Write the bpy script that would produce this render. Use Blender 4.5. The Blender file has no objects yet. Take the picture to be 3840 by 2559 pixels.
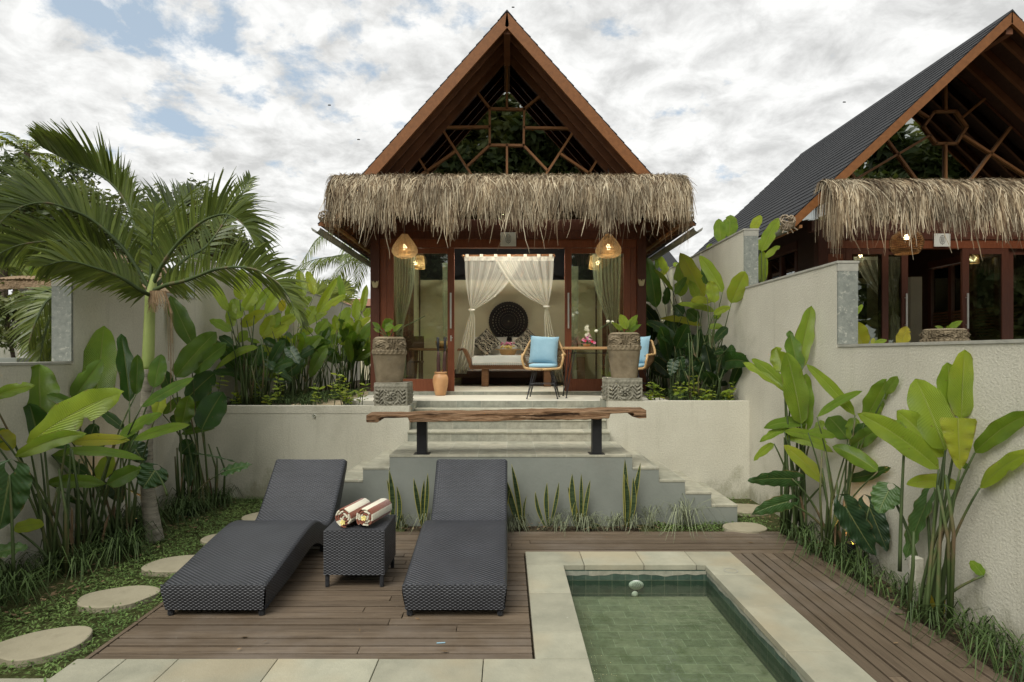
import bpy, math, random
import numpy as np
from mathutils import Vector, Matrix
rnd = random.Random(11)
S = bpy.context.scene
C = S.collection
R = math.radians
# ---- metric survey: lens, eye height and principal point measured from the perspective lines
F, CX, CY, H = 1376.0, 1165.0, 815.0, 1.7
CAM = Vector((0, 0, H))
def P(u, v, Y):
    return Vector(((u-CX)/F*Y, Y, H-(v-CY)/F*Y))
def yz(v, z): return F*(H-z)/(v-CY)

# ------------------------------------------------------------------ materials
class NT:
    def __init__(s, name):
        s.m = bpy.data.materials.new(name); s.m.use_nodes = True
        s.t = s.m.node_tree; s.t.nodes.clear()
    def n(s, typ, ins=None, out=0, **pr):
        nd = s.t.nodes.new('ShaderNode'+typ)
        for k, v in pr.items(): setattr(nd, k, v)
        for k, v in (ins or {}).items():
            i = nd.inputs[k]
            if isinstance(v, bpy.types.NodeSocket): s.t.links.new(v, i)
            else:
                if i.type == 'RGBA' and len(v) == 3: v = (*v, 1)
                i.default_value = v
        return nd.outputs[out]
    def math(s, op, a, b=0.0, c=None):
        d = {0: a, 1: b}
        if c is not None: d[2] = c
        return s.n('Math', d, operation=op)
    def mix(s, fac, a, b, blend='MIX'):
        return s.n('Mix', {0: fac, 6: a, 7: b}, out=2, data_type='RGBA', blend_type=blend)
    def ramp(s, fac, stops, interp='LINEAR'):
        nd = s.t.nodes.new('ShaderNodeValToRGB'); cr = nd.color_ramp; cr.interpolation = interp
        while len(cr.elements) < len(stops): cr.elements.new(0.5)
        for e, (p, c) in zip(cr.elements, stops):
            e.position = p
            e.color = (c, c, c, 1) if isinstance(c, (int, float)) else (*c, 1)
        s.t.links.new(fac, nd.inputs[0]); return nd.outputs[0]
    def coord(s, kind='Object', scale=(1, 1, 1), rot=(0, 0, 0)):
        tc = s.n('TexCoord', out={'Generated': 0, 'UV': 2, 'Object': 3}[kind])
        return s.n('Mapping', {0: tc, 2: rot, 3: scale})
    def noise(s, vec, scale, detail=4, rough=.55, dist=0):
        return s.n('TexNoise', {'Vector': vec, 'Scale': scale, 'Detail': detail, 'Roughness': rough, 'Distortion': dist})
    def island(s): return s.n('NewGeometry', out=8)
    def bump(s, h, dist=.01, strength=1.0):
        return s.n('Bump', {'Strength': strength, 'Distance': dist, 'Height': h})
    def pbsdf(s, col, rough=.6, spec=.4, nrm=None, **kw):
        d = {'Base Color': col, 'Roughness': rough, 'Specular IOR Level': spec}
        if nrm is not None: d['Normal'] = nrm
        d.update({k.replace('_', ' '): v for k, v in kw.items()})
        return s.n('BsdfPrincipled', d)
    def out(s, sh):
        s.n('OutputMaterial', {0: sh}) if False else None
        o = s.t.nodes.new('ShaderNodeOutputMaterial'); s.t.links.new(sh, o.inputs[0]); return s.m
M = {}
def basic(name, c1, c2, scale=6, rough=.7, spec=.3, bump=.004, bscale=60, island=.0, stretch=(1, 1, 1), stain=None, detail=5, metal=0., sharp=(.3, .7), kind='Object'):
    t = NT(name); v = t.coord(kind, stretch)
    f = t.ramp(t.noise(v, scale, detail, .6), [(sharp[0], 0.0), (sharp[1], 1.0)])
    col = t.mix(f, c1, c2)
    if stain:
        sf = t.ramp(t.noise(v, stain[1], 6, .65), [(stain[2], 0.0), (stain[2]+stain[3], 1.0)])
        col = t.mix(sf, col, stain[0])
    if island:
        r = t.n('MapRange', {0: t.island(), 3: 1-island, 4: 1+island})
        col = t.mix(1.0, col, t.n('CombineColor', {0: r, 1: r, 2: r}), 'MULTIPLY')
    nrm = t.bump(t.noise(v, bscale, 4, .6), bump) if bump else None
    M[name] = t.out(t.pbsdf(col, rough, spec, nrm, Metallic=metal))
    return M[name]

basic('cap_stone', (.30, .295, .25), (.40, .39, .33), 8, .8, .2, .003, 80)
basic('grey_stone', (.16, .175, .155), (.26, .275, .24), 22, .75, .25, .003, 120, stain=((.36, .365, .31), 30, .56, .1), detail=8)
basic('stair_paint', (.20, .215, .187), (.245, .26, .228), 2.5, .8, .2, .002, 30, stain=((.20, .20, .17), 1.7, .6, .25))
basic('step_slab', (.29, .262, .18), (.40, .36, .255), 4, .75, .25, .003, 70, stain=((.25, .225, .155), 4, .5, .2))
basic('black_metal', (.012, .012, .013), (.02, .02, .022), 8, .45, .4, 0)
basic('steel', (.55, .56, .5), (.62, .62, .56), 5, .35, .5, 0, metal=.6)
basic('red_wood', (.072, .022, .012), (.105, .036, .018), 7, .5, .35, .002, 40, stretch=(14, 14, 1))
basic('door_wood', (.15, .042, .016), (.21, .065, .026), 7, .45, .4, .002, 40, stretch=(12, 12, 1))
basic('dark_wood', (.045, .021, .013), (.075, .036, .021), 5, .6, .3, .002, 40, stretch=(1, 8, 8))
basic('rafter_wood', (.15, .062, .030), (.21, .09, .042), 5, .6, .3, .002, 40)
basic('orange_wood', (.17, .066, .019), (.24, .096, .029), 6, .55, .3, .002, 30, stretch=(3, 3, 3))
basic('mullion_wood', (.27, .125, .048), (.35, .165, .065), 6, .55, .3, 0)
basic('gutter_metal', (.26, .26, .22), (.33, .33, .28), 3, .5, .4, 0)
basic('cream_wall', (.66, .62, .43), (.70, .66, .46), 2, .85, .2, .002, 30)
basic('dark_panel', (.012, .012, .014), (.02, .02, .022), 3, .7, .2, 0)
basic('white_fabric', (.74, .73, .66), (.80, .79, .72), 5, .9, .1, .006, 16)
basic('grey_fabric', (.40, .43, .40), (.46, .48, .45), 5, .9, .1, .003, 60)
basic('blue_fabric', (.26, .43, .52), (.31, .49, .58), 5, .85, .15, .010, 9)
basic('rattan', (.44, .27, .11), (.54, .36, .17), 30, .5, .35, .001, 90)
basic('rattan_dark', (.16, .09, .04), (.25, .15, .07), 30, .6, .3, .001, 90)
basic('carved_wood', (.022, .018, .014), (.05, .04, .03), 20, .6, .3, 0)
basic('day_wood', (.13, .062, .028), (.20, .10, .045), 6, .55, .35, .002, 40, stretch=(1, 6, 6))
basic('vase_wood', (.42, .21, .09), (.60, .34, .16), 5, .45, .4, 0, stretch=(1, 1, .7))
basic('table_wood', (.36, .20, .085), (.52, .31, .14), 5, .5, .35, .001, 40, stretch=(2, 12, 12))
basic('carved_stone', (.145, .114, .07), (.27, .22, .145), 7, .9, .15, .004, 90, stain=((.14, .12, .085), 9, .58, .15))
basic('carved_base', (.20, .19, .145), (.33, .31, .245), 9, .9, .15, .005, 90, stain=((.10, .10, .07), 11, .55, .15))
basic('soil', (.045, .034, .022), (.10, .08, .05), 9, .95, .1, .03, 30)
basic('lawn_soil', (.042, .052, .017), (.075, .08, .03), 12, .95, .1, .01, 60)
basic('path_sand', (.33, .265, .17), (.42, .35, .23), 6, .9, .1, .004, 60)
basic('grass_blade', (.028, .052, .014), (.068, .105, .030), 3, .6, .2, 0, island=.45)
basic('lawn_leaf', (.070, .125, .030), (.150, .220, .060), 2.2, .6, .25, 0, island=.30, stain=((.20, .19, .08), 9, .68, .1))
basic('pale_grass', (.11, .13, .07), (.23, .25, .155), 3, .6, .2, 0, island=.4)
basic('stem', (.03, .046, .017), (.085, .125, .036), 5, .6, .3, .001, 60, stretch=(1, 1, .4), stain=((.13, .09, .05), 5, .54, .12))
basic('palm_bark', (.17, .155, .12), (.32, .295, .235), 6, .9, .1, .008, 34, stretch=(1, 1, 5), stain=((.09, .08, .06), 9, .58, .1))
basic('crownshaft', (.20, .27, .07), (.32, .37, .12), 2.5, .45, .35, 0, stretch=(3, 3, 1))
basic('bark', (.07, .055, .04), (.14, .11, .08), 8, .9, .1, .01, 25)
basic('dry_fibre', (.13, .085, .045), (.24, .17, .10), 20, .9, .1, 0, island=.4)
basic('terrace_tile', (.56, .54, .45), (.62, .60, .50), 3, .55, .35, 0)
basic('red_tile', (.22, .10, .06), (.32, .16, .10), 14, .8, .2, .01, 40)
basic('white_paint', (.6, .6, .55), (.66, .66, .6), 3, .7, .2, 0)
basic('sign_board', (.66, .65, .58), (.72, .71, .64), 5, .6, .3, 0)
basic('sign_ink', (.06, .055, .045), (.08, .07, .06), 5, .7, .2, 0)
basic('petal_yellow', (.75, .62, .16), (.82, .74, .34), 40, .6, .2, 0)
basic('petal_pink', (.55, .13, .28), (.75, .38, .5), 60, .6, .2, 0, island=.25)
basic('petal_red', (.55, .03, .08), (.7, .08, .12), 60, .6, .2, 0, island=.2)
basic('petal_white', (.7, .68, .5), (.78, .76, .6), 60, .6, .2, 0)
basic('ornament_cream', (.50, .42, .24), (.62, .54, .33), 30, .7, .2, 0)
basic('ornament_twig', (.22, .17, .11), (.36, .30, .22), 30, .8, .2, 0)
basic('umbrella_cloth', (.05, .022, .018), (.075, .035, .03), 20, .6, .3, 0)
basic('bird_grey', (.05, .05, .05), (.08, .08, .08), 20, .8, .1, 0)
basic('plastic_white', (.62, .65, .6), (.68, .70, .66), 20, .4, .4, 0)

def plaster():
    t = NT('plaster'); v = t.coord('Object')
    c = t.mix(t.ramp(t.noise(v, 1.4, 6, .6), [(.3, 0.), (.7, 1.)]), (.505, .482, .39), (.595, .572, .47))
    c = t.mix(t.ramp(t.noise(t.coord('Object', (5, 5, .35)), 1.5, 6, .65), [(.56, 0.), (.76, .40)]), c, (.36, .34, .26))
    c = t.mix(t.ramp(t.noise(v, .8, 7, .7), [(.58, 0.), (.70, .5)]), c, (.36, .345, .26))
    c = t.mix(t.ramp(t.noise(v, 7, 6, .75), [(.66, 0.), (.74, .45)]), c, (.30, .29, .21))
    f = t.noise(v, 60, 3, .7); m = t.n('MapRange', {0: f, 1: .3, 2: .7, 3: .87, 4: 1.07})
    sz = t.t.nodes.new('ShaderNodeSeparateXYZ'); t.t.links.new(v, sz.inputs[0])
    mo = t.math('SUBTRACT', t.noise(t.coord('Object', (1, 1, .6)), 3.2, 7, .7), t.math('MULTIPLY', sz.outputs[2], .55))
    c = t.mix(t.ramp(mo, [(.38, 0.), (.52, .6)]), c, (.22, .215, .13))
    c = t.mix(1., c, t.n('CombineColor', {0: m, 1: m, 2: m}), 'MULTIPLY')
    M['plaster'] = t.out(t.pbsdf(c, .9, .12, t.bump(f, .006)))
plaster()
def leaf_mat(name, stops, trans=.42, veins=46., tilt=1.4, rough=.34, vb=.006, shine=.5, va=.14):
    t = NT(name)
    uv = t.n('TexCoord', out=2); sp = t.t.nodes.new('ShaderNodeSeparateXYZ'); t.t.links.new(uv, sp.inputs[0])
    u, v = sp.outputs[0], sp.outputs[1]
    au = t.math('ABSOLUTE', t.math('SUBTRACT', u, .5))
    tone = t.n('Attribute', out=2, attribute_name='tone')
    nz = t.noise(t.coord('Object'), 5, 4, .6)
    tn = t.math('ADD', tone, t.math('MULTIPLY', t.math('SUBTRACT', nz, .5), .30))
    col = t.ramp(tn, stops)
    ph = t.math('ADD', t.math('MULTIPLY', v, veins), t.math('MULTIPLY', au, -tilt*veins*.25))
    w = t.math('SINE', t.math('MULTIPLY', ph, 6.283))
    wl = t.n('MapRange', {0: w, 1: -1., 2: 1., 3: 1-va, 4: 1+va*.4})
    col = t.mix(1.0, col, t.n('CombineColor', {0: wl, 1: wl, 2: wl}), 'MULTIPLY')
    rib = t.n('MapRange', {0: au, 1: .012, 2: .03, 3: .75, 4: 0.})
    col = t.mix(rib, col, t.mix(.5, col, (.34, .36, .14)))
    spots = t.ramp(t.noise(t.coord('Object'), 38, 2, .5), [(.69, 0.), (.74, 1.)])
    eb = t.math('MULTIPLY', t.ramp(au, [(.44, 0.), (.49, 1.)]), t.ramp(t.noise(t.coord('Object'), 7, 4, .6), [(.52, 0.), (.6, 1.)]))
    edge = t.math('MAXIMUM', t.math('MULTIPLY', spots, .55), t.math('MULTIPLY', eb, .8))
    col = t.mix(edge, col, (.20, .15, .05))
    h = t.math('ADD', w, t.math('MULTIPLY', rib, 2.))
    nrm = t.bump(h, vb, .55)
    p = t.pbsdf(col, rough, shine, nrm)
    tr = t.n('BsdfTranslucent', {0: t.mix(1., col, (1.5, 1.45, .75), 'MULTIPLY'), 1: nrm})
    M[name] = t.out(t.n('MixShader', {0: trans, 1: p, 2: tr}))
leaf_mat('leaf', [(0, (.012, .030, .010)), (.3, (.045, .115, .020)), (.55, (.165, .275, .030)), (.75, (.31, .41, .040)), (.9, (.42, .41, .04)), (1, (.46, .37, .05))])
leaf_mat('ear_leaf', [(0, (.014, .036, .016)), (.5, (.058, .125, .034)), (1, (.17, .27, .06))], .28, 9., 3., .36, .0015, .5, .10)
leaf_mat('palm_leaf', [(0, (.030, .052, .014)), (.5, (.120, .165, .033)), (1, (.27, .32, .065))], .36, 1., 0., .36, .001, .42)
leaf_mat('tree_leaf', [(0, (.024, .04, .014)), (.5, (.085, .115, .035)), (1, (.23, .25, .10))], .28, 1., 0., .5, .001, .3)
def snake():
    t = NT('snake_leaf'); uv = t.n('TexCoord', out=2); sp = t.t.nodes.new('ShaderNodeSeparateXYZ'); t.t.links.new(uv, sp.inputs[0])
    au = t.math('ABSOLUTE', t.math('SUBTRACT', sp.outputs[0], .5))
    band = t.noise(t.coord('Object', (3, 3, 30)), 3, 3, .6)
    c = t.mix(t.ramp(band, [(.4, 0.), (.6, 1.)]), (.014, .030, .013), (.055, .085, .035))
    c = t.mix(t.ramp(au, [(.38, 0.), (.42, 1.)]), c, (.34, .31, .07))
    M['snake_leaf'] = t.out(t.pbsdf(c, .45, .35))
snake()
def wicker():
    t = NT('wicker'); uv = t.n('TexCoord', out=2); sp = t.t.nodes.new('ShaderNodeSeparateXYZ'); t.t.links.new(uv, sp.inputs[0])
    wob = t.math('MULTIPLY', t.math('SUBTRACT', t.noise(t.coord('UV'), 9, 3), .5), .006)
    r = t.math('DIVIDE', t.math('ADD', sp.outputs[1], wob), .0098)
    row = t.math('FLOOR', r); fr = t.math('SUBTRACT', r, row)
    prof = t.math('SINE', t.math('MULTIPLY', fr, 3.1416))
    ph = t.math('MULTIPLY', row, 3.1416)
    wv = t.math('SINE', t.math('ADD', t.math('MULTIPLY', sp.outputs[0], 3.1416/.0175), ph))
    h = t.math('MULTIPLY', prof, t.n('MapRange', {0: wv, 1: -.7, 2: .8, 3: .12, 4: 1.}))
    c = t.mix(h, (.014, .015, .018), (.074, .079, .092))
    v = t.n('MapRange', {0: t.noise(t.coord('Object'), 4, 5, .65), 1: .3, 2: .7, 3: .78, 4: 1.15})
    c = t.mix(1., c, t.n('CombineColor', {0: v, 1: v, 2: v}), 'MULTIPLY')
    M['wicker'] = t.out(t.pbsdf(c, .42, .5, t.bump(h, .006, .8)))
wicker()
def deckwood():
    t = NT('deck_wood'); v = t.coord('UV', (1.2, 26, 1))
    isl = t.island()
    off = t.n('CombineXYZ', {0: t.math('MULTIPLY', isl, 37.), 1: t.math('MULTIPLY', isl, 91.)})
    vv = t.n('VectorMath', {0: v, 1: off}, operation='ADD')
    g = t.noise(vv, 2.2, 6, .65)
    c = t.mix(t.ramp(g, [(.3, 0.), (.7, 1.)]), (.084, .060, .039), (.165, .124, .083))
    wz = t.ramp(t.noise(t.coord('Object'), 1.1, 5, .65), [(.48, 0.), (.72, 1.)])
    c = t.mix(t.math('MULTIPLY', wz, .5), c, (.24, .205, .17))
    sc = t.ramp(t.noise(t.coord('Object', (9, 30, 1)), 1.6, 7, .7), [(.66, 0.), (.72, 1.)])
    c = t.mix(t.math('MULTIPLY', sc, .5), c, (.30, .265, .21))
    r = t.n('MapRange', {0: isl, 3: .78, 4: 1.16})
    c = t.mix(1., c, t.n('CombineColor', {0: r, 1: r, 2: r}), 'MULTIPLY')
    M['deck_wood'] = t.out(t.pbsdf(c, t.n('MapRange', {0: g, 3: .45, 4: .75}), .35, t.bump(g, .004)))
deckwood()
def coping():
    t = NT('coping_stone'); v = t.coord('Object')
    c = t.mix(t.ramp(t.noise(v, 3.2, 7, .65), [(.35, 0.), (.65, 1.)]), (.285, .28, .21), (.38, .366, .275))
    c = t.mix(t.ramp(t.noise(v, 1.1, 3), [(.5, 0.), (.62, .6)]), c, (.37, .31, .20))
    c = t.mix(t.ramp(t.noise(v, 17, 8, .75), [(.66, 0.), (.73, .7)]), c, (.58, .57, .47))
    c = t.mix(t.ramp(t.noise(v, 70, 3, .6), [(.70, 0.), (.76, .7)]), c, (.20, .19, .14))
    r = t.n('MapRange', {0: t.island(), 3: .86, 4: 1.10})
    c = t.mix(1., c, t.n('CombineColor', {0: r, 1: t.math('MULTIPLY', r, 1.0), 2: r}), 'MULTIPLY')
    M['coping_stone'] = t.out(t.pbsdf(c, .75, .3, t.bump(t.noise(v, 60, 5, .7), .003)))
coping()
def brick_mat(name, c1, c2, mortar, bw, rh, ms, rough, bump, noise_sc=8, nstr=.5, off=.5, spec=.35, kind='UV', grime=None):
    t = NT(name); v = t.coord(kind)
    b = t.t.nodes.new('ShaderNodeTexBrick'); t.t.links.new(v, b.inputs['Vector']); b.offset = off
    for k, x in {'Color1': (*c1, 1), 'Color2': (*c2, 1), 'Mortar': (*mortar, 1), 'Scale': 1., 'Mortar Size': ms, 'Mortar Smooth': .2, 'Bias': 0., 'Brick Width': bw, 'Row Height': rh}.items(): b.inputs[k].default_value = x
    nz = t.noise(t.coord('Object'), noise_sc, 6, .7)
    m = t.n('MapRange', {0: nz, 1: .25, 2: .75, 3: 1-nstr, 4: 1+nstr})
    c = t.mix(1., b.outputs['Color'], t.n('CombineColor', {0: m, 1: m, 2: m}), 'MULTIPLY')
    if grime: c = t.mix(t.ramp(t.noise(t.coord('Object'), grime[1], 6, .7), [(grime[2], 0.), (grime[2]+.15, .8)]), c, grime[0])
    inv = t.math('SUBTRACT', 1., b.outputs['Fac'])
    M[name] = t.out(t.pbsdf(c, rough, spec, t.bump(t.math('ADD', inv, t.math('MULTIPLY', nz, .3)), bump, .6)))
brick_mat('pool_tile', (.18, .195, .13), (.245, .255, .175), (.34, .37, .265), .155, .11, .0022, .5, .003, 13, .32, .35, grime=((.10, .12, .06), 5, .55))
brick_mat('pool_wall', (.035, .066, .05), (.065, .10, .075), (.13, .15, .11), .105, .105, .0028, .35, .003, 14, .4, .0, spec=.5)
brick_mat('shingle', (.024, .025, .027), (.032, .033, .035), (.016, .016, .017), .9, 3.0, .004, .78, .004, 20, .3, spec=.25)
brick_mat('tread_stone', (.30, .295, .225), (.40, .38, .29), (.42, .41, .33), .30, .36, .004, .7, .002, 9, .3, .0)
brick_mat('riser_stone', (.24, .25, .205), (.36, .34, .265), (.36, .35, .28), .33, .30, .004, .7, .002, 12, .35, .0)
brick_mat('pale_brick', (.42, .38, .29), (.5, .45, .35), (.25, .21, .15), .3, .09, .01, .8, .006, 9, .2)
def thatch_m(name, a, b, c):
    t = NT(name); i = t.island()
    col = t.ramp(i, [(0, a), (.5, b), (1, c)])
    nz = t.math('MULTIPLY', t.n('MapRange', {0: t.noise(t.coord('Object', (1, 1, .3)), 6, 3), 1: .3, 2: .7, 3: .7, 4: 1.15}), t.n('MapRange', {0: t.noise(t.coord('Object'), 1.6, 4, .65), 1: .35, 2: .65, 3: .62, 4: 1.18}))
    col = t.mix(1., col, t.n('CombineColor', {0: nz, 1: nz, 2: nz}), 'MULTIPLY')
    p = t.pbsdf(col, .75, .25)
    M[name] = t.out(t.n('MixShader', {0: .12, 1: p, 2: t.n('BsdfTranslucent', {0: col})}))
thatch_m('thatch', (.09, .052, .026), (.37, .285, .175), (.68, .59, .42))
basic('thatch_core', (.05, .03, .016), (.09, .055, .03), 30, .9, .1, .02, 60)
basic('thatch_roof', (.22, .15, .09), (.38, .28, .18), 30, .95, .1, .03, 40)
def towel():
    t = NT('towel'); uv = t.n('TexCoord', out=2); sp = t.t.nodes.new('ShaderNodeSeparateXYZ'); t.t.links.new(uv, sp.inputs[0])
    wob = t.math('MULTIPLY', t.noise(t.coord('Object'), 30, 2), .006)
    s = t.math('FRACT', t.math('DIVIDE', t.math('ADD', sp.outputs[0], wob), .102))
    c = t.mix(t.ramp(s, [(.5, 0.), (.52, 1.)]), (.74, .70, .55), (.235, .085, .052))
    M['towel'] = t.out(t.pbsdf(c, .95, .05, t.bump(t.noise(t.coord('Object'), 260, 3), .004), Sheen_Weight=.3))
towel()
def beamwood():
    t = NT('beam_wood'); v = t.coord('Object', (1.1, 14, 14))
    g = t.noise(v, 2.6, 8, .7, .6)
    c = t.ramp(g, [(.30, (.07, .036, .018)), (.44, (.20, .112, .058)), (.56, (.36, .225, .13)), (.75, (.47, .33, .21))])
    crack = t.ramp(t.noise(t.coord('Object', (.9, 22, 22)), 1.7, 5, .6, .4), [(.36, 0.), (.42, 1.)])
    c = t.mix(crack, (.035, .018, .010), c)
    M['beam_wood'] = t.out(t.pbsdf(c, .85, .15, t.bump(t.math('ADD', g, crack), .035)))
beamwood()
def glass(name, tint, refl):
    t = NT(name)
    fr = t.math('MULTIPLY', t.n('Fresnel', {0: 1.5}), refl)
    fr = t.math('MINIMUM', fr, 1.)
    g = t.n('BsdfGlossy', {'Color': (.95, 1, .95, 1), 'Roughness': .0})
    M[name] = t.out(t.n('MixShader', {0: fr, 1: t.n('BsdfTransparent', {0: tint}), 2: g}))
glass('glass', (.90, .94, .86), 2.6)
glass('gable_glass', (.10, .11, .09), 10.)
glass('shaded_glass', (.72, .75, .68), 2.2)
def water():
    t = NT('water'); n = t.bump(t.noise(t.coord('Object', (1, 1.6, 1)), 6, 4, .55), .02, .30)
    fr = t.n('Fresnel', {0: 1.33, 1: n}); g = t.n('BsdfGlossy', {'Color': (1, 1, 1, 1), 'Roughness': .0, 'Normal': n})
    M['water'] = t.out(t.n('MixShader', {0: fr, 1: t.n('BsdfTransparent', {0: (.84, .92, .83)}), 2: g}))
water()
def net(name, op, col):
    t = NT(name); w = t.noise(t.coord('UV', (26, .6, 1)), 1., 2)
    f = t.n('MapRange', {0: w, 1: .3, 2: .7, 3: op-.18, 4: op+.18})
    d = t.n('MixShader', {0: .5, 1: t.n('BsdfDiffuse', {0: col}), 2: t.n('BsdfTranslucent', {0: col})})
    M[name] = t.out(t.n('MixShader', {0: f, 1: t.n('BsdfTransparent', {0: (1, 1, 1)}), 2: d}))
net('net', .50, (.88, .87, .77)); net('net_dense', .78, (.88, .87, .77)); net('sheer', .48, (.62, .66, .52))
def shade(name, col, op):
    t = NT(name); sp = t.t.nodes.new('ShaderNodeSeparateXYZ'); t.t.links.new(t.n('TexCoord', out=2), sp.inputs[0])
    a = t.math('SINE', t.math('MULTIPLY', t.math('ADD', sp.outputs[0], t.math('MULTIPLY', sp.outputs[1], .35)), 6.283*34))
    b = t.math('SINE', t.math('MULTIPLY', t.math('SUBTRACT', sp.outputs[0], t.math('MULTIPLY', sp.outputs[1], .35)), 6.283*34))
    m = t.ramp(t.math('MAXIMUM', a, b), [(op, 0.), (op+.1, 1.)])
    d = t.n('MixShader', {0: .45, 1: t.n('BsdfDiffuse', {0: col}), 2: t.n('BsdfTranslucent', {0: col})})
    M[name] = t.out(t.n('MixShader', {0: m, 1: t.n('BsdfTransparent', {0: (1, 1, 1)}), 2: d}))
shade('rattan_shade', (.50, .40, .26), .25)
def emit(name, col, st):
    t = NT(name); M[name] = t.out(t.n('Emission', {0: col, 1: st}))
emit('bulb', (1., .72, .38), 5.); emit('dim_bulb', (1., .66, .30), .45); emit('lamp_glow', (1., .68, .30), 2.2); emit('spot_face', (1., .55, .15), 1.2)
def mandala():
    t = NT('mandala'); sp = t.t.nodes.new('ShaderNodeSeparateXYZ'); t.t.links.new(t.n('TexCoord', out=2), sp.inputs[0])
    a, r = sp.outputs[0], sp.outputs[1]
    w = t.math('SINE', t.math('MULTIPLY', a, 6.283*16)); q = t.math('SINE', t.math('MULTIPLY', r, 6.283*6.5))
    k = t.math('MULTIPLY', t.math('ABSOLUTE', w), q)
    band = t.math('MULTIPLY', t.math('GREATER_THAN', r, .34), t.math('LESS_THAN', r, .93))
    hole = t.math('MULTIPLY', t.math('GREATER_THAN', k, .62), band)
    M['mandala'] = t.out(t.n('MixShader', {0: hole, 1: t.pbsdf((.02, .016, .013), .6, .25), 2: t.n('BsdfTransparent', {0: (1, 1, 1)})}))
mandala()
def ikat():
    t = NT('ikat'); v = t.coord('UV')
    vo = t.t.nodes.new('ShaderNodeTexVoronoi'); t.t.links.new(v, vo.inputs['Vector']); vo.inputs['Scale'].default_value = 4.6; vo.inputs['Randomness'].default_value = .35
    d = t.math('SINE', t.math('MULTIPLY', vo.outputs['Distance'], 24.))
    w = t.n('TexWave', {'Vector': v, 'Scale': 1.6, 'Distortion': 7., 'Detail': 1., 'Detail Scale': 2.}, out=1)
    m = t.math('MAXIMUM', t.math('GREATER_THAN', d, .55), t.math('GREATER_THAN', w, .82))
    M['ikat'] = t.out(t.pbsdf(t.mix(m, (.022, .020, .019), (.52, .49, .38)), .9, .1))
ikat()

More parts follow.
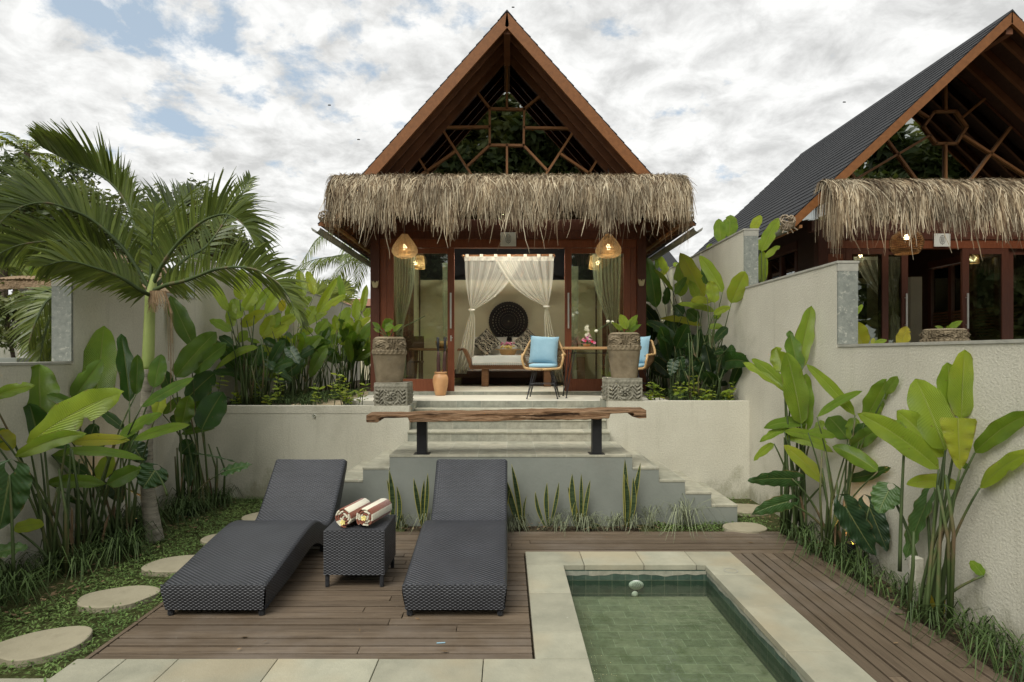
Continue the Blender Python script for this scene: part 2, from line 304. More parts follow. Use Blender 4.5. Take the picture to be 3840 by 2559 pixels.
# ------------------------------------------------------------------ mesh builder
class MB:
    def __init__(s): s.v, s.f, s.uv, s.tone = [], [], [], []
    def add(s, vs, fs, uvs=None, tone=.5):
        b = len(s.v); s.v += [tuple(p) for p in vs]; s.f += [tuple(b+i for i in q) for q in fs]
        s.uv += list(uvs) if uvs is not None else [None]*len(vs)
        s.tone += [tone]*len(vs); return s
    def box(s, x0, x1, y0, y1, z0, z1):
        return s.add([(x0, y0, z0), (x1, y0, z0), (x1, y1, z0), (x0, y1, z0), (x0, y0, z1), (x1, y0, z1), (x1, y1, z1), (x0, y1, z1)],
                     [(0, 3, 2, 1), (4, 5, 6, 7), (0, 1, 5, 4), (1, 2, 6, 5), (2, 3, 7, 6), (3, 0, 4, 7)])
    def bar(s, p, q, w, h, up=(0, 0, 1)):
        p, q = Vector(p), Vector(q); d = (q-p).normalized(); up = Vector(up)
        a = d.cross(up)
        if a.length < 1e-4: a = d.cross(Vector((0, 1, 0)))
        a.normalize(); b = a.cross(d).normalized(); a *= w/2; b *= h/2
        vs = [e+sa*a+sb*b for e in (p, q) for sa, sb in ((-1, -1), (1, -1), (1, 1), (-1, 1))]
        return s.add(vs, [(3, 2, 1, 0), (4, 5, 6, 7), (0, 1, 5, 4), (1, 2, 6, 5), (2, 3, 7, 6), (3, 0, 4, 7)])
    def tube(s, pts, r, n=8, caps=True, tone=.5):
        pts = [Vector(p) for p in pts]; k = len(pts)
        rs = r if isinstance(r, (list, tuple)) else [r]*k
        vs, fs, uvs = [], [], []; a = None; L = 0
        for i, p in enumerate(pts):
            d = (pts[min(i+1, k-1)]-pts[max(i-1, 0)]).normalized()
            if a is None:
                a = d.cross(Vector((0, 0, 1)) if abs(d.z) < .9 else Vector((1, 0, 0))).normalized()
            else:
                a = (a-d*a.dot(d)).normalized()
            b = d.cross(a)
            if i: L += (p-pts[i-1]).length
            for j in range(n):
                t = 2*math.pi*j/n
                vs.append(p+(a*math.cos(t)+b*math.sin(t))*rs[i]); uvs.append((j/n, L))
        for i in range(k-1):
            for j in range(n):
                j2 = (j+1) % n; fs.append((i*n+j, i*n+j2, (i+1)*n+j2, (i+1)*n+j))
        if caps: fs.append(tuple(range(n))[::-1]); fs.append(tuple((k-1)*n+j for j in range(n)))
        return s.add(vs, fs, uvs, tone)
    def lathe(s, prof, n=24, c=(0, 0, 0), sq=2., rot=0., fn=None, cap=True):
        vs, fs, uvs = [], [], []
        for i, (r, z) in enumerate(prof):
            for j in range(n):
                t = 2*math.pi*j/n; ct, st = math.cos(t), math.sin(t)
                k = (abs(ct)**sq+abs(st)**sq)**(-1/sq)
                rr = r*k+(fn(j/n, i/(len(prof)-1), z) if fn else 0)
                x, y = rr*ct, rr*st
                vs.append((c[0]+x*math.cos(rot)-y*math.sin(rot), c[1]+x*math.sin(rot)+y*math.cos(rot), c[2]+z)); uvs.append((j/n, i/(len(prof)-1)))
        m = len(prof)
        for i in range(m-1):
            for j in range(n):
                j2 = (j+1) % n; fs.append((i*n+j, i*n+j2, (i+1)*n+j2, (i+1)*n+j))
        if cap: fs.append(tuple(range(n))[::-1]); fs.append(tuple((m-1)*n+j for j in range(n)))
        return s.add(vs, fs, uvs)
    def prism(s, poly, t0, t1, fn):      # fn(a, b, t) -> point
        k = len(poly)
        vs = [fn(a, b, t0) for a, b in poly]+[fn(a, b, t1) for a, b in poly]
        fs = [tuple(range(k)), tuple(range(2*k-1, k-1, -1))]+[(i, k+i, k+(i+1) % k, (i+1) % k) for i in range(k)]
        return s.add(vs, fs)
    def grid(s, fn, nu, nv, uv=None, tone=.5):
        vs, uvs = [], []
        for i in range(nu+1):
            for j in range(nv+1):
                vs.append(fn(i/nu, j/nv)); uvs.append(uv(i/nu, j/nv) if uv else (i/nu, j/nv))
        w = nv+1
        return s.add(vs, [(i*w+j, (i+1)*w+j, (i+1)*w+j+1, i*w+j+1) for i in range(nu) for j in range(nv)], uvs, tone)
    def pillow(s, c, sx, sy, th, mat3, n=12):
        c = Vector(c)
        for sg in (1, -1):
            def fn(a, b, sg=sg):
                x, y = 2*a-1, 2*b-1
                pinch = 1-.10*(1-abs(x)**2)*0-.07*(x*x*0+1)*(1-abs(y)**2)*abs(x)**6-.0
                px = x*sx/2*(1-.08*(1-y*y)*0-.06*(1-y**4)*abs(x)**3)
                py = y*sy/2*(1-.06*(1-x**4)*abs(y)**3)
                z = sg*th/2*(max(0, (1-abs(x)**2.6)*(1-abs(y)**2.6)))**.55
                return c+mat3@Vector((px, py, z))
            s.grid(fn, n, n)
        return s
    def build(s, name, mat, parent=None, smooth=False, bevel=0., base=None, tone=False, uv=True, solid=0.):
        me = bpy.data.meshes.new(name); me.from_pydata(s.v, [], s.f)
        me.update()
        if uv and len(s.f) < 60000:
            ul = me.uv_layers.new(name='UVMap').data
            V = s.v; U = s.uv
            for p in me.polygons:
                nx, ny, nz = (abs(c) for c in p.normal)
                ax = 0 if nx >= ny and nx >= nz else (1 if ny >= nz else 2)
                for li in p.loop_indices:
                    vi = me.loops[li].vertex_index; q = U[vi]
                    if q is None:
                        co = V[vi]; q = (co[1], co[2]) if ax == 0 else ((co[0], co[2]) if ax == 1 else (co[0], co[1]))
                    ul[li].uv = q
        if tone:
            at = me.attributes.new('tone', 'FLOAT', 'POINT'); at.data.foreach_set('value', np.array(s.tone, dtype=np.float32))
        me.materials.append(M[mat])
        if smooth: me.polygons.foreach_set('use_smooth', [True]*len(me.polygons)); me.update()
        o = bpy.data.objects.new(name, me); C.objects.link(o)
        if bevel:
            b = o.modifiers.new('Bevel', 'BEVEL'); b.width = bevel; b.segments = 2; b.limit_method = 'ANGLE'
        if solid:
            b = o.modifiers.new('Solidify', 'SOLIDIFY'); b.thickness = solid; b.offset = 0
        if parent is not None: attach(o, parent)
        return o
def attach(o, parent):
    o.parent = parent
    o.matrix_parent_inverse = Matrix.Translation(-parent.location) if parent.parent is None else Matrix.Identity(4)
def tag(o, label, cat, group=None, kind=None):
    if label: o['label'] = label
    if cat: o['category'] = cat
    if group: o['group'] = group
    if kind: o['kind'] = kind
    return o
def thing(name, label, cat, loc, group=None):
    o = bpy.data.objects.new(name, None); C.objects.link(o); o.location = loc; o.empty_display_size = .1
    return tag(o, label, cat, group)
def dup(root, delta, label=None, group=None):
    def cp(o, par):
        c = o.copy(); C.objects.link(c)
        if par is not None: c.parent = par
        for ch in o.children: cp(ch, c)
        return c
    r = cp(root, None); r.location = Vector(root.location)+Vector(delta)
    if label: r['label'] = label
    if group: r['group'] = group
    return r
def struct(o): o['kind'] = 'structure'; return o
def bez(p, c, q, n):
    return [p*(1-t)**2+c*2*t*(1-t)+q*t*t for t in (i/n for i in range(n+1))]
def spline(pts, n):
    pts = [Vector(p) for p in pts]; k = len(pts); out = []
    for i in range(n+1):
        s = i/n*(k-1); a = min(int(s), k-2); t = s-a
        p0, p1, p2, p3 = pts[max(a-1, 0)], pts[a], pts[a+1], pts[min(a+2, k-1)]
        out.append(.5*((2*p1)+(p2-p0)*t+(2*p0-5*p1+4*p2-p3)*t*t+(3*p1-p0-3*p2+p3)*t**3))
    return out
# ------------------------------------------------------------------ leaves
Z = Vector((0, 0, 1))
def leaf(mb, b, t, w, roll=0., bend=.08, tone=.5, fold=.22, kind='h', n=14, m=3, rg=rnd, face=None):
    b, t = Vector(b), Vector(t); ch = t-b; L = ch.length; d = ch.normalized()
    pts = bez(b, (b+t)/2+Z*bend*L+Vector((rg.uniform(-.03, .03), rg.uniform(-.03, .03), 0))*L, t, n)
    fv = face if face is not None else (CAM-(b+t)/2).normalized()+Z*.25
    n0 = (fv-d*fv.dot(d)).normalized(); n0 = Matrix.Rotation(R(roll), 3, d) @ n0
    ph, ph2, am = rg.uniform(0, 6), rg.uniform(0, 6), rg.uniform(.02, .065); tw = R(rg.uniform(-28, 28)) if kind == 'h' else 0
    vs, uvs, fs = [], [], []
    s0 = -.3 if kind == 'a' else 0.
    if kind == 'a':
        tg = (pts[1]-pts[0]).normalized()
        rows = [(-.3+.3*i/4, b+tg*(-.3+.3*i/4)*L) for i in range(4)]+[(i/n, pts[i]) for i in range(n+1)]
    else: rows = [(i/n, pts[i]) for i in range(n+1)]
    K = len(rows); W = 2*(m+1)
    for i, (s, p) in enumerate(rows):
        tg = (rows[min(i+1, K-1)][1]-rows[max(i-1, 0)][1]).normalized()
        nr = (n0-tg*n0.dot(tg)).normalized(); nr = Matrix.Rotation(tw*(s-.4), 3, tg) @ nr; sd = tg.cross(nr)
        if kind == 'a':
            hw = max(0., ((s+.3)/1.3))**.42*max(0., 1-s)**.72/.71
            inner = .5*hw*((-s)/.3)**.7 if s < 0 else 0
            rip = .05
        else:
            hw = max(s, 1e-4)**.46*max(0., 1-s)**.58/.492
            if kind == 'p': hw = max(s, 1e-4)**.55*max(0., 1-s)**.90/.44
            hw *= 1+.05*math.sin(s*17+ph)
            if kind == 'f': hw = (max(s, 1e-4)**.62)*(1-.10*s)*1.02 if s < .97 else .80
            inner = 0; rip = am
        hw = max(hw, .02)
        for sg in (-1, 1):
            tear = rg.uniform(.35, .8) if (kind == 'h' and .15 < s < .95 and rg.random() < .018) else 1.
            for j in range(m+1):
                c = inner/hw+(1-inner/hw)*j/m if hw > 0 else 0
                cc = c*hw*w/2*(tear if j == m else min(1, tear+.35*(1-j/m)+.3))
                off = sd*sg*cc*math.cos(fold)+nr*(cc*math.sin(fold)-.10*w*c*c*hw)
                off += nr*(rip*w*c*c*math.sin(s*(16 if kind == 'h' else 24)+ph+sg*1.3)*1.3)
                vs.append(p+off); uvs.append((.5+sg*c*.5, s))
    for i in range(K-1):
        for q in (0, m+1):
            for j in range(m):
                a = i*W+q+j; fs.append((a, a+1, a+1+W, a+W))
    mb.add(vs, fs, uvs, tone)
def ribbon(mb, pts, w0, w1, side, tone=.5, mid=None):
    vs, fs, uvs = [], [], []; k = len(pts)
    for i, p in enumerate(pts):
        s = i/(k-1); w = w0+(w1-w0)*s if mid is None else (w0+(mid-w0)*min(1, s*2.5) if s < .4 else mid+(w1-mid)*(s-.4)/.6)
        sd = side[i] if isinstance(side, list) else side
        vs += [p-sd*w/2, p+sd*w/2]; uvs += [(0, s), (1, s)]
    for i in range(k-1): fs.append((2*i, 2*i+1, 2*i+3, 2*i+2))
    mb.add(vs, fs, uvs, tone)
# ================================================================== world, sun, camera
def world():
    w = bpy.data.worlds.new('World'); S.world = w; w.use_nodes = True
    t = NT.__new__(NT); t.t = w.node_tree; t.t.nodes.clear()
    sky = t.t.nodes.new('ShaderNodeTexSky'); sky.sky_type = 'NISHITA'; sky.sun_disc = False
    sky.sun_elevation = SUN_EL; sky.sun_rotation = SUN_ROT; sky.air_density = 1.0; sky.dust_density = 2.0
    tc = t.n('TexCoord', out=0); sp = t.t.nodes.new('ShaderNodeSeparateXYZ'); t.t.links.new(tc, sp.inputs[0])
    z = t.math('ADD', t.math('MAXIMUM', sp.outputs[2], 0.), .30)
    q = t.n('CombineXYZ', {0: t.math('DIVIDE', sp.outputs[0], z), 1: t.math('DIVIDE', sp.outputs[1], z), 2: 0.})
    q = t.n('Mapping', {0: q, 1: (1.7, .6, 0), 3: (1.0, 1.0, 1)})
    n1 = t.noise(q, 4.3, 11, .62, .15); n2 = t.noise(q, .95, 3, .5, .2)
    n3 = t.noise(t.n('Mapping', {0: q, 1: (5.3, 2.1, 0)}), 8., 8, .62, .3)
    dens = t.math('ADD', t.math('MULTIPLY', n1, .74), t.math('MULTIPLY', n2, .33))
    lowz = t.n('MapRange', {0: sp.outputs[2], 1: .02, 2: .38, 3: .10, 4: 0.})
    dens = t.math('ADD', dens, lowz)
    mask = t.ramp(dens, [(.435, 0.), (.50, .97)])
    shade = t.ramp(t.math('ADD', t.math('MULTIPLY', n3, .7), t.math('MULTIPLY', n1, .3)), [(.39, .66), (.47, .82), (.56, 1.0)])
    cl = t.mix(1., t.n('CombineColor', {0: shade, 1: shade, 2: shade}), (.985, .985, .965), 'MULTIPLY')
    cl = t.n('VectorMath', {0: cl, 3: CLOUD/.1}, operation='SCALE')
    skyc = t.n('VectorMath', {0: t.mix(.62, sky.outputs[0], (3.5, 4.15, 4.6)), 3: .78}, operation='SCALE')
    bg = t.n('Background', {0: t.mix(mask, skyc, cl), 1: .1})
    o = t.t.nodes.new('ShaderNodeOutputWorld'); t.t.links.new(bg, o.inputs[0])
SUN_EL, SUN_AZ, CLOUD = R(51), R(-30), .485      # azimuth measured from straight behind the camera
sun_dir = Vector((math.sin(SUN_AZ)*math.cos(SUN_EL), -math.cos(SUN_AZ)*math.cos(SUN_EL), math.sin(SUN_EL)))
SUN_ROT = math.atan2(sun_dir.x, sun_dir.y)
world()
sl = bpy.data.lights.new('sun', 'SUN'); sl.energy = 1.5; sl.angle = R(38); sl.color = (1, .97, .90)
so = bpy.data.objects.new('sun', sl); C.objects.link(so); so.rotation_euler = (-sun_dir).to_track_quat('-Z', 'Y').to_euler()
cd = bpy.data.cameras.new('camera'); co = bpy.data.objects.new('camera', cd); C.objects.link(co); S.camera = co
co.location = CAM; co.rotation_euler = (R(90), 0, 0)
cd.sensor_width = 36; cd.lens = F/2353*36; cd.shift_x = (1176.5-CX)/2353; cd.shift_y = (CY-784)/2353; cd.clip_end = 3000; cd.clip_start = .05
S.view_settings.view_transform = 'Standard'; S.view_settings.look = 'None'; S.view_settings.gamma = 1; S.view_settings.exposure = 1.1
cy = S.cycles; cy.max_bounces = 9; cy.diffuse_bounces = 6; cy.glossy_bounces = 4; cy.transparent_max_bounces = 24; cy.transmission_bounces = 6
cy.caustics_reflective = False; cy.caustics_refractive = False; cy.use_denoising = True

# ================================================================== ground, deck, pool
WL, WR = -3.8, 2.9                     # garden walls
g = MB()
for a, b, c, d in ((-900, .44, -900, 900), (1.6, 900, -900, 900), (.44, 1.6, 4.8, 900), (.44, 1.6, -900, -1.6)):
    g.add([(a, c, -.04), (b, c, -.04), (b, d, -.04), (a, d, -.04)], [(0, 1, 2, 3)])
struct(g.build('ground', 'soil'))
g = MB()
g.add([(WL, 2.2, -.022), (-2.345, 2.2, -.022), (-2.345, 5.76, -.022), (-1.0, 5.76, -.022), (-1.0, 7.15, -.022), (WL, 7.15, -.022)], [(0, 1, 2, 3, 4, 5)])
g.add([(1.3, 5.76, -.022), (WR, 5.76, -.022), (WR, 7.15, -.022), (1.3, 7.15, -.022)], [(0, 1, 2, 3)])
struct(g.build('lawn_base', 'lawn_soil'))
# deck boards
def boards(mb, rows, along, lo, hi, rg):
    for a0, a1 in rows:
        s = lo-rg.uniform(0, 1.6)
        while s < hi:
            e = s+rg.uniform(2.4, 3.6); p, q = max(s, lo), min(e, hi)
            if q-p > .05:
                z = rg.uniform(-.003, .003)
                b = len(mb.v); o = rg.uniform(0, 9)
                if along == 'x': mb.box(p, q-.004, a0, a1, -.034, z)
                else: mb.box(a0, a1, p, q-.004, -.034, z)
                for i in range(b, b+8):
                    x, y, zz = mb.v[i]
                    mb.uv[i] = (x+o, y) if along == 'x' else (y+o, x)
            s = e
rg = random.Random(3); d = MB()
pit = .0905
boards(d, [(3.325+i*pit, 3.325+i*pit+pit-.015) for i in range(20)], 'x', -2.33, .148, rg)
boards(d, [(5.135+i*pit, 5.135+i*pit+pit-.015) for i in range(7)], 'x', -2.33, 2.62, rg)
boards(d, [(1.925+i*.089, 1.925+i*.089+.075) for i in range(8)], 'y', -1.5, 5.13, rg)
struct(d.build('deck', 'deck_wood', bevel=.0025))
d = MB(); d.box(-2.36, -2.334, 3.325, 5.77, -.04, .004)
struct(d.build('deck_edge', 'deck_wood'))
# pool
c = MB()
def slab(x0, x1, y0, y1, z0=-.03, z1=.014, g=.0022): c.box(x0+g, x1-g, y0+g, y1-g, z0, z1+rg.uniform(-.001, .001))
xs = [.155, .62, 1.10, 1.52]
for i in range(3): slab(xs[i], xs[i+1], 4.80, 5.13)
ys = [5.13, 4.59, 4.0, 3.41, 2.82, 2.2, 1.6, 1.0, .4, -.2, -.8, -1.5]
slab(1.52, 1.91, 4.80, 5.13); slab(1.585, 1.91, ys[1], 4.80)
for i in range(1, 11): slab(1.585, 1.91, ys[i+1], ys[i])
ys = [4.80, 4.24, 3.64, 3.322]
for i in range(3): slab(.155, .455, ys[i+1], ys[i])
xs = [-2.385, -2.11, -1.82, -1.27, -.71, -.13, .455]
yy = [3.322, 2.55, 1.75, .95, .15, -.65, -1.5]
for j in range(6):
    for i in range(6): slab(xs[i], xs[i+1], yy[j+1], yy[j])
struct(c.build('pool_coping', 'coping_stone', bevel=.004))
c = MB()
for i in range(3): slab(-2.39-.9*(i+1), -2.39-.9*i, 2.2, 3.17, -.06, -.012)
struct(c.build('garden_paving', 'coping_stone', bevel=.004))
p = MB(); p.add([(.44, -1.6, -.235), (1.6, -1.6, -.235), (1.6, 4.8, -.235), (.44, 4.8, -.235)], [(0, 1, 2, 3)])
struct(p.build('pool_floor', 'pool_tile'))
p = MB()
p.box(.36, .448, -1.6, 4.8, -.24, -.032); p.box(1.597, 1.70, -1.6, 4.8, -.24, -.032); p.box(.448, 1.597, 4.788, 4.9, -.24, -.032)
struct(p.build('pool_walls', 'pool_wall'))
p = MB()   # pale lime line above the wetted tiles
def lime(n, f, q=1):
    vs = []
    for i in range(n+1):
        a = i/n; lo = -.062-.006*math.sin(a*11*q)-.004*math.sin(a*27*q+1)-.003*math.sin(a*61*q+2)
        vs += [f(a, -.031), f(a, lo)]
    p.add(vs, [(2*i, 2*i+1, 2*i+3, 2*i+2) for i in range(n)])
lime(60, lambda a, z: (.452+1.141*a, 4.7855, z)); lime(160, lambda a, z: (1.5945, 4.78-5.5*a, z), 4); lime(160, lambda a, z: (.4505, 4.78-5.5*a, z), 4)
struct(p.build('pool_lime_line', 'riser_stone'))
p = MB(); p.grid(lambda a, b: (.448+1.149*a, -1.6+6.388*b, -.105), 2, 8)
struct(p.build('water', 'water'))
t = thing('pool_light', 'round white perforated light fitting on the far pool wall', 'pool light', (1.03, 4.78, -.14))
m = MB(); m.lathe([(.005, 0), (.050, 0), (.060, .006), (.060, .012), (.005, .014)], 32); me = m.build('lens_cover', 'plastic_white', None, True)
me.rotation_euler = (R(90), 0, 0); me.location = (1.03, 4.784, -.138); me.scale = (1, .62, 1); attach(me, t)
m = MB()
for k in range(3):
    for j in range(5*(k+1)):
        a = j/(5*(k+1))*6.283; x, z = 1.03+.013*(k+.6)*math.cos(a), -.138+.008*(k+.6)*math.sin(a)
        m.box(x-.0028, x+.0028, 4.7685, 4.7705, z-.0028, z+.0028)
m.build('vent_hole', 'grey_stone', t)
n = MB(); n.lathe([(.004, 0), (.02, 0), (.026, .008), (.012, .014), (.004, .014)], 24)
o = tag(n.build('pool_inlet', 'plastic_white', None, True), 'small white water inlet under the round light on the pool wall', 'pool inlet')
o.rotation_euler = (R(90), 0, 0); o.location = (1.02, 4.784, -.212)
m = MB()
for i in range(40):
    a = i/40*6.283
    m.bar((1.745+.05*math.cos(a), 4.67+.05*math.sin(a), .0155), (1.745+.05*math.cos(a+.157), 4.67+.05*math.sin(a+.157), .0155), .006, .002)
tag(m.build('lime_ring', 'cap_stone'), 'pale ring mark left on the pool coping at the far right corner', 'ring mark')
# stepping stones
def sstone(u, v, su, sv, label, z=.0, rot=0, seed=0, h=.020, neck=0.):
    Y = yz(v, z+h); c = P(u, v, Y); c.z = z; r2 = random.Random(seed)
    ax, ay = .94*su/F*Y/2, .94*sv*Y*Y/(F*H)/2
    k = 40; ph = [r2.uniform(0, 6) for _ in range(4)]; ring = []
    for i in range(k):
        a = i/k*6.283; q = 1+.05*math.sin(2*a+ph[0])+.04*math.sin(3*a+ph[1])+.02*math.sin(5*a+ph[2])-neck*math.exp(-((a-3.9)/.5)**2)
        x, y = ax*q*math.cos(a), ay*q*math.sin(a)
        ring.append((x*math.cos(rot)-y*math.sin(rot), x*math.sin(rot)+y*math.cos(rot)))
    m = MB(); vs = []; 
    for sc, zz in ((1.0, -.03), (1.0, h*.75), (.985, h*.93), (.95, h)): vs += [(c.x+x*sc, c.y+y*sc, c.z+zz) for x, y in ring]
    fs = [(r*k+i, r*k+(i+1) % k, (r+1)*k+(i+1) % k, (r+1)*k+i) for r in range(3) for i in range(k)]+[tuple(3*k+i for i in range(k))]
    m.add(vs, fs)
    tag(m.build('stepping_stone', 'step_slab', None), label, 'stepping stone', 'stepping stones across the lawn')
    return (c.x, c.y, max(ax, ay*abs(math.cos(rot)))*1.0, ax, ay, rot)
STONES = [
 sstone(88, 1478, 215, 85, 'pale stepping stone nearest the bottom left corner of the lawn', rot=.42, seed=1, neck=.18),
 sstone(272, 1369, 178, 52, 'oval stepping stone in front of the near corner of the left lounger', rot=.14, seed=2),
 sstone(412, 1294, 150, 44, 'stepping stone partly hidden by the left side of the left lounger', rot=.1, seed=3),
 sstone(508, 1236, 90, 26, 'reddish edge of a stepping stone just left of the lounger knee', rot=0, seed=4),
 sstone(596, 1187, 80, 26, 'small stepping stone behind the backrest of the left lounger', rot=0, seed=5),
 sstone(1712, 1210, 110, 22, 'flat stepping stone between the stair foot and the right corner of the deck', rot=0, seed=6),
 sstone(1712, 1167, 118, 24, 'farther stepping stone beside the lowest right stair step', rot=0, seed=7)]
# ================================================================== garden walls
def gwall(x, sgn, y0, y1, top, label, cap=True, pillar=None, z0=-.1):
    th = .178
    t = thing('garden_wall', label, 'garden wall', (x, y0, 0), 'garden walls')
    xa, xb = (x, x+th) if sgn > 0 else (x-th, x)
    m = MB(); m.box(xa, xb, y0, y1, z0, top); m.build('wall', 'plaster', t)
    m = MB(); m.box(xa-.008, xb+.008, y0-.028, y1-.03, top+.001, top+.022); m.build('coping', 'cap_stone', t)
    if pillar is not None:
        m = MB(); m.box(xa+.003, xb-.003, y0-.024, y0-.002, pillar+.026, top-.07); m.build('stone_facing', 'grey_stone', t)
        m = MB(); m.add([(xa, y0-.024, top-.068), (xb, y0-.024, top-.068), (xb, y0-.024, top), (xa, y0-.024, top), (xa, y0-.002, top-.068), (xb, y0-.002, top-.068), (xb, y0-.002, top), (xa, y0-.002, top)], [(0, 1, 2, 3), (7, 6, 5, 4), (0, 4, 5, 1), (3, 2, 6, 7), (0, 3, 7, 4), (1, 5, 6, 2)]); m.build('facing_cap', 'cap_stone', t)
gwall(WL, -1, 1.0, 5.25, 1.615, 'low left garden wall section nearest the viewer')
gwall(WL, -1, 5.25, 7.3, 2.365, 'middle height left garden wall section behind the palm trunk', pillar=1.615)
gwall(WL, -1, 7.3, 15.5, 2.88, 'tall left garden wall section beside the left pavilion', pillar=2.365)
gwall(WR, 1, 1.0, 5.27, 1.765, 'low right garden wall section nearest the viewer with a stone coping')
gwall(WR, 1, 5.27, 7.35, 2.50, 'middle height right garden wall section behind the right plants', pillar=1.765)
gwall(WR, 1, 7.35, 13.0, 3.22, 'tall right garden wall section below the second roof', pillar=2.50)
t = thing('retaining_wall', 'left plastered retaining wall carrying the left planter', 'retaining wall', (-2.5, 7.15, 0), 'retaining walls')
m = MB(); m.box(WL+.002, -1.17, 7.15, 7.29, -.1, .995); m.build('wall', 'plaster', t)
m = MB(); m.box(WL+.002, -1.165, 7.146, 7.28, .997, 1.085); m.build('top_band', 'plaster', t)
m = MB(); m.tube([P(721, 956, 7.13), P(721, 956, 7.13)+Vector((0, .05, 0))], .018, 12, False); m.build('drain_pipe', 'plastic_white', t)
t = thing('retaining_wall', 'right plastered retaining wall carrying the right planter', 'retaining wall', (2., 7.15, 0), 'retaining walls')
m = MB(); m.box(1.21, WR-.002, 7.15, 7.29, -.1, 1.142); m.build('wall', 'plaster', t)
for s, x0, x1, zt in ((-1, -1.345, -1.172, 1.09), (1, 1.212, 1.37, 1.135)):
    m = MB(); m.box(x0, x1, 7.293, 7.80, .2, zt)
    tag(m.build('stone_cheek', 'riser_stone', None, bevel=.004), 'dark stone block at the %s end of the retaining wall beside the pot' % ('left' if s < 0 else 'right'), 'stone block', 'stone blocks at the head of the stairs')
# planters' soil, path, terrace
m = MB(); m.box(WL, -2.06, 7.285, 15.4, .6, 1.045); m.box(-2.06, -1.35, 7.285, 7.78, .6, 1.045)
m.box(2.15, WR, 7.285, 12.9, .6, 1.08); m.box(1.37, 2.2, 7.285, 7.79, .6, 1.08)
struct(m.build('planter_soil', 'soil'))
m = MB(); m.add([(-2.85, 7.35, 1.05), (-2.1, 7.35, 1.05), (-2.1, 10.6, 1.05), (-2.5, 10.6, 1.05)], [(0, 1, 2, 3)])
struct(m.build('garden_path', 'path_sand'))
m = MB(); m.box(-2.05, 2.13, 7.802, 9.6, .5, 1.10)
struct(m.build('terrace', 'terrace_tile', bevel=.004))
m = MB(); m.box(-2.14, -2.052, 7.802, 9.2, .5, 1.085); m.box(-1.3, 1.3, 7.796, 7.800, .6, 1.096)
struct(m.build('terrace_edge', 'riser_stone'))
# stairs
t = thing('stone_steps', 'grey rendered stepped stair block rising from the lawn to the terrace', 'stairs', (.04, 6.1, 0))
xr = [1.27, 1.54, 1.804, 2.07, 2.335]; zs = [.67, .544, .416, .293, .165]
pts = [(-2.255, -.1)]
zz = zs[::-1]; xx = [.08-x for x in xr[::-1]]
for x, z in zip(xx, zz): pts += [(x, pts[-1][1]), (x, z-.012)]
for x, z in zip(xr, zs): pts += [(x, z-.012), (x, zs[zs.index(z)+1]-.012 if z > .17 else -.1)]
cl = [];
for q in pts:
    if not cl or cl[-1] != q: cl.append(q)
m = MB(); m.prism(cl[1:] if cl[1] == cl[0] else cl, 6.07, 7.148, lambda a, b, y: (a, y, b)); m.build('stair_wall', 'stair_paint', t)
def tread(x0, x1, y0, y1, z, nm='tread', mt='tread_stone'):
    m = MB(); m.box(x0, x1, y0, y1, z-.0115, z+.012); m.build(nm, mt, t, bevel=.003)
tread(-1.193, 1.273, 6.066, 7.018, .67)
for i in range(1, 5):
    tread(xr[i-1]+.003, xr[i]+.004, 6.066, 7.146, zs[i]); tread(.08-xr[i]-.004, .08-xr[i-1]-.003, 6.066, 7.146, zs[i])
for y0, y1, za, zb in ((7.02, 7.28, .68, .785), (7.28, 7.54, .785, .90), (7.54, 7.798, .90, 1.0)):
    m = MB(); m.box(-1.165, 1.206, y0+.004, y1, .5, zb-.013); m.build('riser', 'riser_stone', t)
    tread(-1.167, 1.208, y0-.006, y1-.008, zb)
